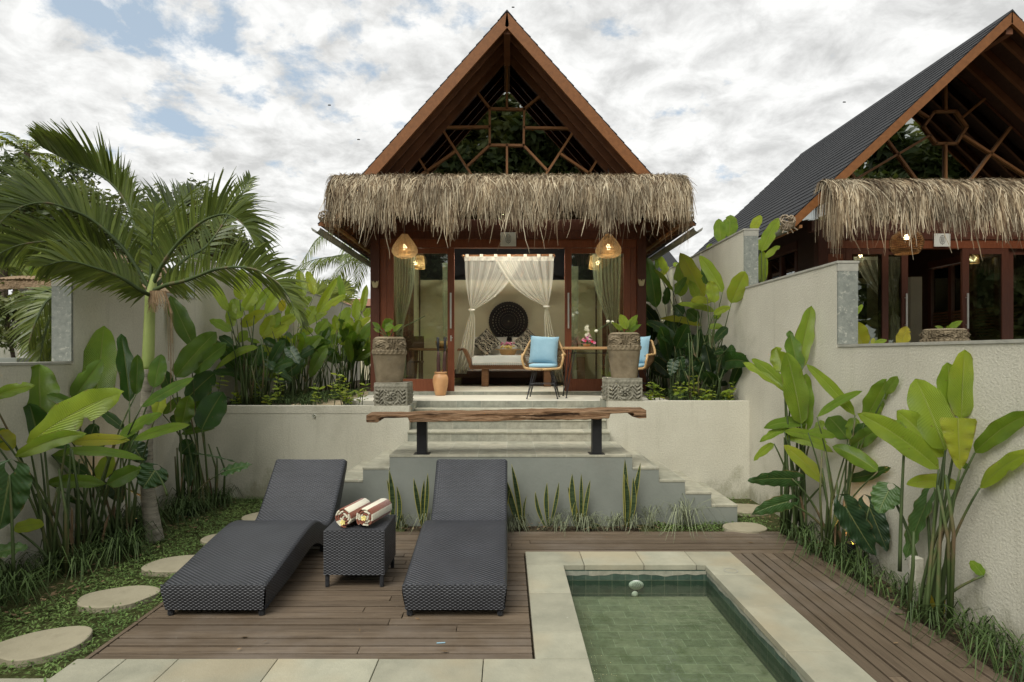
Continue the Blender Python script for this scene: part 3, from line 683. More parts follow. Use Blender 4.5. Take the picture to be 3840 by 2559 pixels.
# ================================================================== loungers, side table, towels
def lounger(label, x0, x1):
    y0 = 3.855
    top = spline([(0, 0, .217), (0, .28, .258), (0, .6, .312), (0, .86, .347), (0, 1.0, .350), (0, 1.12, .322), (0, 1.26, .255), (0, 1.38, .228), (0, 1.48, .262), (0, 1.6, .36), (0, 1.76, .52), (0, 1.9, .66), (0, 1.93, .69)], 60)
    bot = spline([(0, .03, .048), (0, .28, .075), (0, .6, .125), (0, .86, .165), (0, 1.0, .165), (0, 1.12, .130), (0, 1.26, .062), (0, 1.38, .045), (0, 1.52, .085), (0, 1.67, .22), (0, 1.83, .42), (0, 1.955, .60), (0, 1.965, .655)], 60)
    t = thing('sun_lounger', label, 'sun lounger', ((x0+x1)/2, y0, 0), 'wicker sun loungers on the deck')
    Ls = [0]
    for i in range(60): Ls.append(Ls[-1]+(top[i+1]-top[i]).length)
    def cx(a, L): return x0+(x1-x0)*a
    m = MB(); rr = .018
    # woven top with rolled edges
    cols = [0, .012, .035, .2, .4, .6, .8, .965, .988, 1.]
    dz = [-.018, -.006, 0, 0, 0, 0, 0, 0, -.006, -.018]
    vs, uvs = [], []
    for i, p in enumerate(top):
        for a, q in zip(cols, dz):
            vs.append((cx(a, 0), y0+p.y, p.z+q-.004*math.sin(a*3.14))); uvs.append((a*(x1-x0)*.86, Ls[i]*.74))
    w = len(cols); m.add(vs, [(i*w+j, i*w+j+1, (i+1)*w+j+1, (i+1)*w+j) for i in range(60) for j in range(w-1)], uvs)
    m.build('woven_bed', 'wicker', t, True)
    for x, s in ((x0, -1), (x1, 1)):
        m = MB(); vs, uvs = [], []
        for i in range(61):
            a, b = top[i]-Vector((0, 0, .016)), bot[i]
            for k in range(5):
                q = a+(b-a)*k/4; vs.append((x+s*(.006 if 0 < k < 4 else 0)-s*.035*max(0, 1-i/8)*k/4*.6, y0+q.y, q.z)); uvs.append((Ls[i], q.z))
        m.add(vs, [(i*5+k, i*5+k+1, i*5+k+6, i*5+k+5) for i in range(60) for k in range(4)], uvs)
        m.build('side_panel', 'wicker', t, True)
    m = MB(); m.grid(lambda a, b: (x0+(x1-x0)*a+(.5-a)*.042*b, y0-.012*math.sin(min(1, b*8)*1.57)+.03*b, .217-(.217-.048)*b), 8, 4, lambda a, b: (a*(x1-x0), .2-.152*b)); m.build('foot_panel', 'wicker', t, True)
    m = MB(); vs, uvs = [], []
    for i in range(61): vs += [(x0+.01, y0+bot[i].y, bot[i].z), (x1-.01, y0+bot[i].y, bot[i].z)]; uvs += [(0, Ls[i]), (x1-x0, Ls[i])]
    vs += [(x0, y0+top[60].y, top[60].z-.01), (x1, y0+top[60].y, top[60].z-.01)]; uvs += [(0, Ls[60]+.05), (x1-x0, Ls[60]+.05)]
    m.add(vs, [(2*i, 2*i+1, 2*i+3, 2*i+2) for i in range(61)], uvs); m.build('underside', 'wicker', t)
    for x in (x0+.042, x1-.042):
        for y, zt in ((y0+.05, .07), (y0+1.33, .075)):
            m = MB(); m.lathe([(.016, 0), (.021, .008), (.021, zt)], 14, (x, y, 0)); m.build('leg', 'wicker', t, True)
    return t
lounger('black wicker lounger on the left, by the lawn', -2.232, -1.556)
lounger('black wicker lounger on the right, by the pool edge', -.676, -.002)
t = thing('side_table', 'square black wicker side table between the two loungers', 'side table', (-1.11, 4.58, 0))
x0, x1, ya, yb, zt = -1.331, -.897, 4.36, 4.80, .417
m = MB(); m.grid(lambda a, b: (x0+(x1-x0)*a, ya+(yb-ya)*b, zt), 6, 6, lambda a, b: (a*.434, b*.44)); m.build('table_top', 'wicker', t)
for nm, f in (('apron', lambda a, b: (x0+(x1-x0)*a, ya-.002, zt-.002-.318*b)), ('apron', lambda a, b: (x1-(x1-x0)*a, yb+.002, zt-.002-.318*b)), ('apron', lambda a, b: (x0-.002, yb-(yb-ya)*a, zt-.002-.318*b)), ('apron', lambda a, b: (x1+.002, ya+(yb-ya)*a, zt-.002-.318*b))):
    m = MB(); m.grid(f, 4, 4, lambda a, b: (a*.436, b*.318)); m.build(nm, 'wicker', t, solid=.006)
for x in (x0+.018, x1-.018):
    for y in (ya+.018, yb-.018):
        m = MB(); m.lathe([(.013, 0), (.016, .01), (.016, .40)], 12, (x, y, 0)); m.build('leg', 'wicker', t, True)
def towel(p, q, r, label, ph):
    p, q = Vector(p), Vector(q); d = (q-p).normalized(); a = d.cross(Z).normalized(); b = a.cross(d)
    m = MB(); N = 150; turns = 3.6; r0 = .010; th = .0165
    vs, uvs, fs = [], [], []; s = 0; prev = None
    ins = []
    for i in range(N+1):
        an = turns*6.283*i/N+ph; rr = r0+(r-r0)*i/N; w = .0010*math.sin(i*1.7)+.0014*math.sin(i*.6)
        pt = Vector((math.cos(an)*(rr+w), math.sin(an)*(rr+w)))
        if prev is not None: s += (pt-prev).length
        prev = pt; rin = max(.002, rr+w-th*.86); pin = Vector((math.cos(an)*rin, math.sin(an)*rin))
        bulge = .012*(1-i/N)
        for e, base in ((0, p), (1, q)):
            sg = -1 if e == 0 else 1
            for k, (pp, ex) in enumerate(((pt, -.006), (pt*.65+pin*.35, .0), (pin, -.006))):
                vs.append(base+a*pp.x+b*pp.y+d*sg*(ex-bulge*.2)); uvs.append((s, 0))
    for i in range(N):
        o = 6*i
        for j, k in ((0, 1), (1, 2), (5, 4), (4, 3), (3, 0), (2, 5)): fs.append((o+j, o+k, o+6+k, o+6+j))
    m.add(vs, fs, uvs)
    return tag(m.build('rolled_towel', 'towel', None, True), label, 'towel', 'rolled towels on the side table')
towel((-1.205, 4.42, .495), (-1.125, 4.74, .497), .078, 'left rolled brown and cream striped towel on the wicker side table', 1.2)
towel((-1.048, 4.41, .495), (-.965, 4.73, .497), .078, 'right rolled brown and cream striped towel on the wicker side table', .2)
def frangipani(c, label, s=.017, tilt=0.):
    m = MB(); c = Vector(c); f = Vector((.1, -1, .25)).normalized(); a = f.cross(Z).normalized(); b = a.cross(f)
    for k in range(5):
        an = k*1.2566+tilt; dr = a*math.cos(an)+b*math.sin(an); sd = f.cross(dr)
        m.grid(lambda i, j: c+dr*s*i*1.25+sd*s*.62*(j-.5)*math.sin(.35+2.6*i)*1.6+f*s*(.5*i-.45*i*i+.25*(j-.5)), 4, 2)
    return tag(m.build('frangipani_flower', 'petal_yellow', None, True), label, 'flower', 'frangipani flowers on the towels')
frangipani((-1.205, 4.39, .468), 'yellow frangipani flower tucked in the left towel roll'); frangipani((-1.048, 4.38, .502), 'yellow frangipani flower tucked in the right towel roll', tilt=.5)
# ================================================================== beam bench on the stair landing
t = thing('beam_bench', 'weathered reclaimed timber beam on two black posts at the stair landing', 'bench', (.0, 6.12, .68))
def bx(px): return (735.3+px*.4167-CX)/F*5.95
def bz(py): return H-(906.9+py*.4167-CY)/F*5.95
poly = [(257, 112), (285, 110), (600, 105), (1000, 99), (1400, 93), (1815, 88), (1815, 134), (1770, 136), (1735, 128), (1742, 118), (1730, 108), (1601, 110), (1601, 137), (1300, 142), (900, 147), (494, 150), (491, 124), (350, 124), (336, 128), (330, 142), (318, 152), (258, 153)]
poly = [(bx(a), bz(b)) for a, b in poly]
m = MB(); rg = random.Random(5)
def beamfn(a, b, y): return (a+.012*math.sin(b*90+y*30), y+.05*a, b+.004*math.sin(a*7+y*20))
sub = []
for i in range(len(poly)):
    p, q = Vector(poly[i]), Vector(poly[(i+1) % len(poly)]); n = max(1, int((q-p).length/.06))
    sub += [tuple(p+(q-p)*k/n+Vector((0, rg.uniform(-.0035, .0035)))) for k in range(n)]
m.prism(sub, 5.95, 6.28, beamfn); m.build('beam', 'beam_wood', t, bevel=.006)
for u0, u1 in ((957.5, 980), (1361, 1383)):
    xa, xb = (u0-CX)/F*6.1, (u1-CX)/F*6.1; zt = bz(146)
    m = MB(); m.box(xa, xb, 6.095, 6.195, .688, zt+.006); po = m.build('post', 'black_metal', t, bevel=.004)
    m = MB(); m.box(xa-.03, xb+.03, 6.08, 6.225, .6825, .6885); m.build('base_plate', 'black_metal', po)
m = MB(); m.box(2.74, 2.80, 4.02, 4.08, 0, .33); tag(m.build('conduit_post', 'plaster', None, bevel=.004), 'short pale square post at the foot of the right wall', 'post')
m = MB(); c = P(1015, 1483, 3.52); m.bar((c.x-.03, c.y, .004), (c.x+.02, c.y+.006, .004), .008, .003); tag(m.build('plastic_scrap', 'blue_fabric'), 'tiny blue scrap lying on the deck boards in front of the loungers', 'scrap')
# ================================================================== garden uplights (lit in the photo)
def uplight(x, y, label, en):
    t = thing('garden_spotlight', label, 'spotlight', (x, y, 0), 'uplights in the planting beds')
    m = MB(); m.lathe([(.02, 0), (.03, .01), (.03, .06), (.042, .07), (.042, .17), (.038, .17), (.037, .115)], 16, (x, y, 0)); m.build('housing', 'black_metal', t)
    m = MB(); m.lathe([(.001, .113), (.029, .113), (.029, .115)], 16, (x, y, 0)); m.build('lens', 'spot_face', t)
    l = bpy.data.lights.new('garden_spotlight_lamp', 'SPOT'); l.energy = en; l.color = (1, .55, .18); l.spot_size = R(80); l.shadow_soft_size = .03
    o = bpy.data.objects.new('garden_spotlight_lamp', l); C.objects.link(o); o.location = (x, y, .13); o.rotation_euler = (R(180), 0, 0); attach(o, t)
uplight(-3.48, 5.56, 'garden uplight glowing orange beside the palm trunk', 7)
uplight(2.80, 4.86, 'garden uplight glowing orange in the right bed', 6)
# ================================================================== pavilions
def thatch_awning(t, x0, x1, prof, n, hang, seed, wd=.014):
    rg = random.Random(seed); pr = [Vector((0, y, z)) for y, z in prof]
    cum = [0]
    for i in range(len(pr)-1): cum.append(cum[-1]+(pr[i+1]-pr[i]).length)
    LT = cum[-1]; last = (pr[-1]-pr[-2]).normalized()
    def at(s):
        if s >= LT: return pr[-1]+Vector((0, -.03*min(1, (s-LT)*2), -(s-LT))), Vector((0, -1, 0))
        for i in range(len(cum)-1):
            if s <= cum[i+1]:
                d = (pr[i+1]-pr[i]); p = pr[i]+d*((s-cum[i])/(cum[i+1]-cum[i])); d.normalize(); return p, Vector((0, d.z, -d.y))
    m = MB()
    # locks: neighbouring straws gather to a shared tip
    nl = int((x1-x0)/.040); lk = [(x0+(x1-x0)*(i+.5)/nl+rg.gauss(0, .012), max(.02, rg.gauss(hang, hang*.24)), rg.random()) for i in range(nl)]
    lk = [(x, h+(.22*hang if math.sin(x*2.3+seed)+math.sin(x*5.1) > .9 else 0), r) for x, h, r in lk]
    for k in range(n):
        i = rg.randrange(nl); xl, hl, _ = lk[i]; tip = rg.random() < .55
        x = xl+rg.gauss(0, .045)
        if tip: end = LT+hl*rg.uniform(.45, 1.1)+(rg.uniform(.1, .35) if rg.random() < .035 else 0); ln = rg.uniform(.35, .85)
        else: end = LT*rg.uniform(.25, 1.05)+.22*rg.random(); ln = rg.uniform(.14, .36)
        s0 = max(0, end-ln); ln = end-s0
        lift = rg.uniform(.004, .04)*(1.5 if not tip else 1); dx = rg.gauss(0, .32) if not tip else rg.gauss(0, .11); cur = rg.gauss(0, .05); out = rg.uniform(-.05, .10)
        x = min(max(x, x0), x1); ns = 7; pts = []; w = wd*rg.uniform(.5, 1.2)
        for j in range(ns):
            f = j/(ns-1); p, nn = at(s0+ln*f); hg = max(0, s0+ln*f-LT)
            cv_ = min(1, hg/.25)*.45
            pts.append(p+nn*(lift*(.5+.5*f)+out*hg)+Vector((x*(1-cv_)+(xl+rg.gauss(0, .007))*cv_+dx*f*ln+cur*hg*math.sin(6*hg), 0, 0)))
        sd = Vector((1, rg.uniform(-.9, .9), rg.uniform(-.25, .25))).normalized()
        ribbon(m, pts, w, w*.22, sd)
    for k in range(900):                         # ragged straw round the two cut ends
        e = rg.choice((-1, 1)); s0 = rg.uniform(0, LT); ln = rg.uniform(.25, .75); x = (x0 if e < 0 else x1)-e*rg.uniform(0, .10); ox = e*rg.uniform(.0, .09); pts = []; w = wd*rg.uniform(.5, 1.1); p0, nn = at(s0); back = rg.random() < .5
        for j in range(6):
            f = j/5; p, nn = at(s0+(ln*f if not back else 0)); p = p.copy()
            if back: p = p0+Vector((0, rg.uniform(-.01, .01), -ln*f*f-.05*f))
            pts.append(p+nn*.02+Vector((x+ox*math.sin(f*1.57), 0, 0)))
        ribbon(m, pts, w, w*.25, Vector((rg.uniform(-.5, .5), 1, 0)).normalized())
    for k in range(n//16):                       # loose ends sticking up along the crest
        x = x0+(x1-x0)*rg.random(); p, nn = at(LT*rg.uniform(.15, .75)); a = rg.uniform(-.8, .8)
        e = Vector((math.sin(a)*.10, -.06*rg.random(), rg.uniform(.01, .055)))
        ribbon(m, [p+Vector((x, 0, .01)), p+Vector((x, 0, .02))+e*.6, p+Vector((x, 0, .02))+e], .008, .003, Vector((.7, .7, 0)))
    aw = m.build('thatch_fringe', 'thatch', t, uv=False)
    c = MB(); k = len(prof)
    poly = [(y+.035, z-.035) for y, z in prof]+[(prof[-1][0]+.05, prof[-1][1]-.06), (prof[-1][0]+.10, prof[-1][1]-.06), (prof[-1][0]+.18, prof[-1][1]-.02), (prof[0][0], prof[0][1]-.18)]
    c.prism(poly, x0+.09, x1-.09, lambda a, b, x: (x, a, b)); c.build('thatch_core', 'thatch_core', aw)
def pavilion(label, xc, yf, yg, yb, zr, ze, hw, xl, xr_, doors, mull, thx, thp, thargs, floor=1.145, zh=3.30, base=.5, side=True, fw=.128):
    t = thing('pavilion', label, 'pavilion', (xc, yg, 1.1), 'thatched villa pavilions')
    sl = Vector((hw, ze-zr)); L = sl.length; nx, nz = -sl.y/L, sl.x/L       # outward normal of the right slope (x, z)
    def slope(s, a, off): # a: distance down the slope, off: along the normal
        return xc+s*(sl.x/L*a+nx*off), zr+sl.y/L*a+nz*off
    # roof skin with courses
    rf = None
    for s in (-1, 1):
        m = MB(); nr = 26
        for i in range(nr):       # lapped courses
            a0, a1 = L*i/nr, L*(i+1)/nr+.02
            (xa, za), (xb, zb) = slope(s, a0, .014), slope(s, a1, .024)
            xb2, zb2 = slope(s, a1, .008)
            ny = 12
            for j in range(ny):
                y0, y1 = yf+(yb-yf)*j/ny, yf+(yb-yf)*(j+1)/ny
                m.add([(xa, y0, za), (xa, y1, za), (xb, y1, zb), (xb, y0, zb)], [(0, 1, 2, 3) if s < 0 else (3, 2, 1, 0)], [(y0, a0), (y1, a0), (y1, a1), (y0, a1)])
            m.add([(xb, yf, zb), (xb, yb, zb), (xb2, yb, zb2), (xb2, yf, zb2)], [(0, 1, 2, 3)], [(yf, a1), (yb, a1), (yb, a1+.02), (yf, a1+.02)])
            m.add([(xa, yf, za), (xb, yf, zb), (xb2, yf, zb2), (slope(s, a0, -.01)[0], yf, slope(s, a0, -.01)[1])], [(0, 1, 2, 3)], [(0, 0)]*4)
        rf2 = m.build('roof', 'shingle', t); rf = rf or rf2
        m = MB(); m.prism([slope(s, .0, -.012), slope(s, L, -.012), slope(s, L, -.03), slope(s, .0, -.03)], yf+.045, yb, lambda a, b, y: (a, y, b)); m.build('ceiling_boards', 'dark_wood', rf2)
        m = MB(); m.prism([slope(s, -.012, .004), slope(s, L+.03, .004), slope(s, L-.06, -fw), slope(s, .9*fw, -fw-.01)], yf-.004, yf+.036, lambda a, b, y: (a, y, b)); m.build('fascia', 'orange_wood', rf2)
        proto = None; y = yf+.24
        while y < yb-.1:
            if proto is None:
                m = MB(); m.prism([slope(s, .12, -.032), slope(s, L-.02, -.032), slope(s, L-.05, -.125), slope(s, .2, -.125)], y, y+.045, lambda a, b, yy: (a, yy, b)); proto = m.build('rafter', 'rafter_wood', rf2); yp = y
            else:
                o = proto.copy(); C.objects.link(o); o.location.y += y-yp
            y += .33
        x, z = slope(s, L+.035, -.05); m = MB()
        prof = [(.062*math.cos(k*math.pi/8), -.062*math.sin(k*math.pi/8)) for k in range(9)]+[(.055*math.cos(k*math.pi/8), -.055*math.sin(k*math.pi/8)) for k in range(8, -1, -1)]
        m.prism(prof, yf-.05, yb+.05, lambda a, b, yy: (x+s*.05+a, yy, z+b)); m.build('gutter', 'gutter_metal', rf2, True)
        # eave purlin between rafters and wall plate
        m = MB(); xx, zz = slope(s, L*.80, -.17); m.box(xx-.04, xx+.04, yf+.15, yb-.2, zz-.045, zz+.045); m.build('purlin', 'rafter_wood', rf2)
        xx, zz = slope(s, L*.97, -.15); m = MB(); m.box(xx-.02, xx+.02, yf+.02, yb, zz-.02, zz+.02); m.build('eave_batten', 'mullion_wood', rf2)
    m = MB(); m.prism([(xc-.09, zr-.07), (xc, zr+.035), (xc+.09, zr-.07), (xc, zr+.008)], yf-.01, yb, lambda a, b, y: (a, y, b)); m.build('ridge_cap', 'shingle', t)
    m = MB(); m.box(xc-.045, xc+.045, yf+.04, yb-.1, zr-.27, zr-.11); m.build('ridge_beam', 'rafter_wood', t)
    # posts and beams
    for x in (xl, xr_-.135):
        for y in (yg-.03, yb-.75):
            m = MB(); m.box(x, x+.135, y, y+.135, 1.105 if y < yg+1 else 1.0, 3.62); m.build('post', 'red_wood', t, bevel=.005)
    m = MB(); m.box(xl-.10, xr_+.10, yg-.02, yg+.10, 3.55, 3.72); m.box(xl+.14, xr_-.14, yg-.015, yg+.09, zh+.13, 3.549); m.build('header_beam', 'red_wood', t, bevel=.004)
    m = MB(); m.box(xl+.137, xr_-.137, yg+.0, yg+.09, zh, zh+.128); m.build('door_head', 'door_wood', t, bevel=.003)
    m = MB(); m.box(xl+.137, doors[0][0]-.003, yg+.004, yg+.10, floor+.002, zh-.002); m.build('door_jamb', 'door_wood', t, bevel=.003); m = MB(); m.box(doors[1][1]+.003 if side else doors[3][1]+.003, xr_-.137 if side else doors[3][1]+.06, yg+.004, yg+.10, floor+.002, zh-.002); m.build('door_jamb', 'door_wood', t, bevel=.003)
    # gable glazing
    zz0 = 3.722
    def roofz(x): return zr-.13+(abs(x-xc))*sl.y/sl.x
    xe = (zr-.13-zz0)/(-sl.y/sl.x)
    m = MB(); m.prism([(xc-xe, zz0), (xc+xe, zz0), (xc, zr-.13)], yg+.02, yg+.026, lambda a, b, y: (a, y, b)); gw = m.build('gable_pane', 'gable_glass', t)
    for a, b in mull:
        m = MB(); p, q = P(*a, yg), P(*b, yg); p.y = q.y = yg+.0; d = (q-p).normalized()
        m.bar(p-d*.012, q+d*.012, .032, .034, (0, 1, 0)); m.build('mullion', 'mullion_wood', gw)
    # floor, back and side walls
    m = MB(); m.box(xl+.03, xr_-.03, yg-.06, yb-.6, base, floor); m.build('floor', 'terrace_tile', t)
    m = MB(); m.box(xl-.02, xr_+.02, yg-.085, yg-.062, 1.09, floor+.004); m.build('sill_stone', 'riser_stone', t)
    yw = yb-.62
    m = MB(); m.box(xl+.1, xr_-.1, yw, yw+.1, floor, 3.34); m.build('back_wall', 'cream_wall', t)
    m = MB(); m.prism([(xl+.1, 3.342), (xr_-.1, 3.342), (xr_-.1, roofz(xr_-.1)-.04), (xc, zr-.17), (xl+.1, roofz(xl+.1)-.04)], yw, yw+.1, lambda a, b, y: (a, y, b)); m.build('upper_back_wall', 'dark_panel', t)
    zw = 1.22 if side else 1.95
    for x, s in ((xl+.04, -1), (xr_-.12, 1)):
        m = MB(); m.box(x, x+.08, yg+.14, yg+.7, floor, 3.55); m.box(x, x+.08, yb-1.5, yb-.62, floor, 3.55); m.box(x, x+.08, yg+.702, yb-1.502, floor, zw); m.build('side_wall', 'cream_wall' if side else 'dark_wood', t)
        m = MB(); m.box(x-.01, x+.09, yg+.706, yb-1.506, 3.42, 3.55); m.box(x-.01, x+.09, yg+.706, yb-1.506, zw+.002, zw+.08)
        nb = 4
        for i in range(nb+1):
            y = yg+.706+(yb-1.506-yg-.706-.08)*i/nb; m.box(x-.008, x+.088, y, y+.08, zw+.082, 3.378)
        sf = m.build('side_window_frame', 'red_wood', t)
        m = MB(); m.box(x+.035, x+.041, yg+.71, yb-1.51, zw+.08, 3.38); m.build('pane', 'glass', sf)
        m = MB(); m.prism([(x+.005, 3.552), (x+.075, 3.552), (x+.075, roofz(x+.04)-.05), (x+.005, roofz(x+.04)-.05)], yg+.14, yb-.62, lambda a, b, y: (a, y, b)); m.build('eave_infill', 'dark_wood', t)
        if not side:
            m = MB()
            for k in range(9): m.box(x+.02, x+.03, yg+.8, yb-1.6, 2.05+k*.055, 2.085+k*.055)
            m.build('slat_blind', 'day_wood', sf)
    # doors: (x0, x1, dy, rail width, handle side, glass name)
    for (a, b, dy, st, hs, gl, lock) in doors:
        m = MB(); y0, y1 = yg+dy, yg+dy+.045
        m.box(a, a+st, y0, y1, floor+.004, zh-.004); m.box(b-st, b, y0, y1, floor+.004, zh-.004)
        m.box(a+st, b-st, y0+.001, y1-.001, floor+.006, floor+.19); m.box(a+st, b-st, y0+.001, y1-.001, zh-.085, zh-.006)
        dr = m.build('sliding_door', 'door_wood' if side else 'red_wood', t, bevel=.003)
        m = MB(); m.box(a+st, b-st, y0+.018, y0+.024, floor+.19, zh-.085); m.build('pane', gl, dr)
        if hs:
            x = a+st/2 if hs < 0 else b-st/2
            m = MB(); m.box(x-.012, x+.012, y0-.045, y0-.033, 2.09, 2.62)
            for z in (2.15, 2.56): m.box(x-.007, x+.007, y0-.033, y0, z-.007, z+.007)
            m.build('handle', 'steel', dr, bevel=.002)
            if lock:
                m = MB(); m.box(x-.010, x+.010, y0-.006, y0, 1.90, 1.985); m.box(x-.004, x+.026, y0-.022, y0-.014, 1.945, 1.957); m.build('lock', 'steel', dr)
    thatch_awning(t, *thx, thp, *thargs)
    return t
def mp(a): return (674+.4167*a[0], .4167*a[1])
MU1 = [((1083, 600), (1273, 603)), ((1273, 603), (1270, 803)), ((1270, 803), (1083, 800)), ((1083, 800), (1083, 600)), ((1178, 600), (1178, 345)), ((1083, 597), (1015, 510)), ((1275, 600), (1367, 525)),
       ((820, 703), (1083, 700)), ((1273, 705), (1550, 708)), ((820, 710), (1010, 1010)), ((1548, 722), (1362, 1010)), ((1083, 800), (958, 918)), ((890, 838), (660, 995)), ((1270, 803), (1400, 940)), ((1475, 850), (1690, 995)), ((680, 855), (775, 1010)), ((1690, 860), (1597, 1010)), ((1178, 803), (1178, 1010))]
MU1 = [(mp(a), mp(b)) for a, b in MU1]
D1 = [(-1.775, -.875, .05, .085, 0, 'glass', 0), (-1.02, -.79, -.005, .085, 1, 'glass', 1), (.867, 1.10, -.005, .085, -1, 'glass', 0), (.945, 1.86, .05, .085, 0, 'glass', 0)]
# the sliding leaves are parked over the fixed panes: keep one leaf per side, full width
D1 = [(-1.80, -.79, .0, .10, 1, 'glass', 1), (.867, 1.85, .0, .10, -1, 'glass', 0)]
PAV1 = pavilion('left thatched pavilion with a square gable window, open doors and a bed inside', 0.0, 8.05, 8.97, 13.8, 6.30, 3.455, 2.52, -2.04, 2.08, D1, MU1,
    (-2.27, 2.32), [(8.55, 4.12), (8.15, 4.10), (7.92, 4.05), (7.78, 3.94), (7.71, 3.82), (7.69, 3.74)], (8000, .315, 21, .020))
def mq(a): return (1685+.3517*a[0], .3517*a[1])
MU2 = [((1315, 730), (1455, 727)), ((1455, 727), (1528, 830)), ((1528, 830), (1460, 938)), ((1460, 938), (1325, 938)), ((1325, 938), (1245, 828)), ((1245, 828), (1315, 730)), ((1388, 725), (1388, 520)), ((1388, 940), (1388, 1240)), ((1285, 885), (800, 1172)),
       ((1500, 885), (2000, 1205)), ((1280, 770), (1150, 690)), ((1490, 775), (1640, 650)), ((1000, 905), (1240, 1235)), ((1810, 838), (1510, 1235)), ((760, 1115), (830, 1220))]
MU2 = [(mq(a), mq(b)) for a, b in MU2]
def hx(u): return (u-CX)/F*9.03
D2 = [(hx(1944), hx(2042), .0, .095, 0, 'shaded_glass', 0), (hx(2026), hx(2092), .05, .095, 1, 'shaded_glass', 0), (hx(2212), hx(2318), .0, .10, -1, 'shaded_glass', 0), (hx(2320), hx(2420), .05, .10, 0, 'shaded_glass', 0), (hx(1899), hx(1943), .0, .03, 0, 'shaded_glass', 0)]
PAV2 = pavilion('right thatched pavilion with a dark shingle roof and hexagon gable window', 6.62, 7.85, 9.03, 13.5, 6.19, 3.41, 2.95, 4.68, 8.56, D2, MU2,
    (4.12, 9.1), [(7.98, 3.965), (7.86, 3.96), (7.70, 3.92), (7.57, 3.81), (7.51, 3.70), (7.50, 3.64)], (6000, .36, 31, .020), side=False, fw=.10)
# the second gable is seen from inside the eaves: nothing else to add there
# ------------------------------------------------------------------ signs
def sign(u0, v0, u1, v1, Y, label, seed=0):
    a, b = P(u0, v1, Y), P(u1, v0, Y)
    t = thing('sign_board', label, 'sign', ((a.x+b.x)/2, Y, a.z), 'pale emblem signs above the doors')
    m = MB(); m.box(a.x, b.x, Y, Y+.012, a.z, b.z); m.build('board', 'sign_board', t, bevel=.003)
    cx, cz, w, h = (a.x+b.x)/2, (a.z+b.z)/2+.005, .036*(b.x-a.x)/.23, .058*(b.x-a.x)/.23
    m = MB(); n = 36
    def ov(k, s=1.):
        q = 6.283*k/n; ct, st = math.cos(q), math.sin(q); r = (abs(ct)**2.6+abs(st)**2.6)**(-1/2.6)
        return Vector((cx+w*s*ct*r, Y-.002, cz+h*s*st*r))
    for k in range(n): m.bar(ov(k), ov(k+1), .0045, .002, (0, 1, 0))
    for k in range(0, n, 3): c = ov(k, 1.07); m.box(c.x-.0025, c.x+.0025, Y-.003, Y-.001, c.z-.0025, c.z+.0025)
    m.bar((cx, Y-.002, cz-h*.85), (cx, Y-.002, cz+h*.8), .003, .002, (0, 1, 0))
    for k in range(5):
        z = cz+h*(-.55+.27*k)
        for s in (-1, 1):
            m.bar((cx+s*w*.18, Y-.002, z-h*.07), (cx+s*w*.62, Y-.002, z+h*.04), .0032, .002, (0, 1, 0))
            m.bar((cx+s*w*.35, Y-.002, z+h*.02), (cx+s*w*.40, Y-.002, z+h*.14), .003, .002, (0, 1, 0))
    m.bar((cx, Y-.002, cz-h*1.02), (cx, Y-.002, cz-h*1.30), .004, .002, (0, 1, 0))
    m.build('emblem', 'sign_ink', t)
sign(1150, 534, 1186, 566, 8.93, 'square pale sign with a dark oval emblem above the left pavilion doors')
sign(2147, 537, 2184, 567, 8.98, 'square pale sign with an oval emblem above the right pavilion doors')
# ------------------------------------------------------------------ pendant lamps
def pendant(u, v, Y, label, en=2.):
    c = P(u, v, Y); t = thing('pendant_lamp', label, 'lamp', c, 'teardrop rattan pendant lamps'); s = .193
    m = MB(); m.lathe([(.030, .172), (.045, .168), (.075, .125), (.125, .06), (.165, .0), (.185, -.055), (.182, -.09), (.155, -.13), (.115, -.155), (.085, -.163)], 40, c, cap=False); m.build('outer_shade', 'rattan_shade', t, True)
    m = MB()
    for k in range(26):
        a = 6.283*k/26; x0, y0 = .062*math.cos(a), .062*math.sin(a); x1, y1 = .086*math.cos(a), .086*math.sin(a)
        m.tube([c+Vector((x0, y0, .085)), c+Vector((x1, y1, -.11))], .0042, 5)
    for r, z in ((.063, .085), (.073, .0), (.078, -.045), (.087, -.11)):
        m.tube([c+Vector((r*math.cos(q*.2618), r*math.sin(q*.2618), z)) for q in range(25)], .005, 5, False)
    m.build('inner_shade', 'rattan', t, True)
    m = MB(); m.lathe([(.004, .035), (.018, .022), (.03, -.01), (.03, -.03), (.018, -.05), (.004, -.058)], 16, c); m.build('bulb', 'bulb', t, True)
    m = MB(); m.tube([c+Vector((0, 0, .03)), c+Vector((0, 0, 1.1))], .006, 6); m.build('cord', 'black_metal', t)
    l = bpy.data.lights.new('pendant_lamp_bulb', 'POINT'); l.energy = en; l.color = (1, .74, .42); l.shadow_soft_size = .035
    o = bpy.data.objects.new('pendant_lamp_bulb', l); C.objects.link(o); o.location = c+Vector((0, 0, -.085)); attach(o, t)
pendant(930, 566, 8.5, 'lit teardrop rattan pendant lamp above the left carved pot', .8)
pendant(1398, 566, 8.5, 'lit teardrop rattan pendant lamp above the right carved pot', .8)
c = P(2083, 558, 8.5); t = thing('pendant_lamp', 'round woven basket pendant lamp under the right pavilion thatch', 'lamp', c)
m = MB(); prof = [(.04, .17), (.12, .155), (.175, .105), (.205, .03), (.205, -.03), (.18, -.11), (.15, -.155)]
for k in range(44):
    a = 6.283*k/44; m.tube([c+Vector((r*math.cos(a+z*1.2), r*math.sin(a+z*1.2), z)) for r, z in prof], .0038, 4, False)
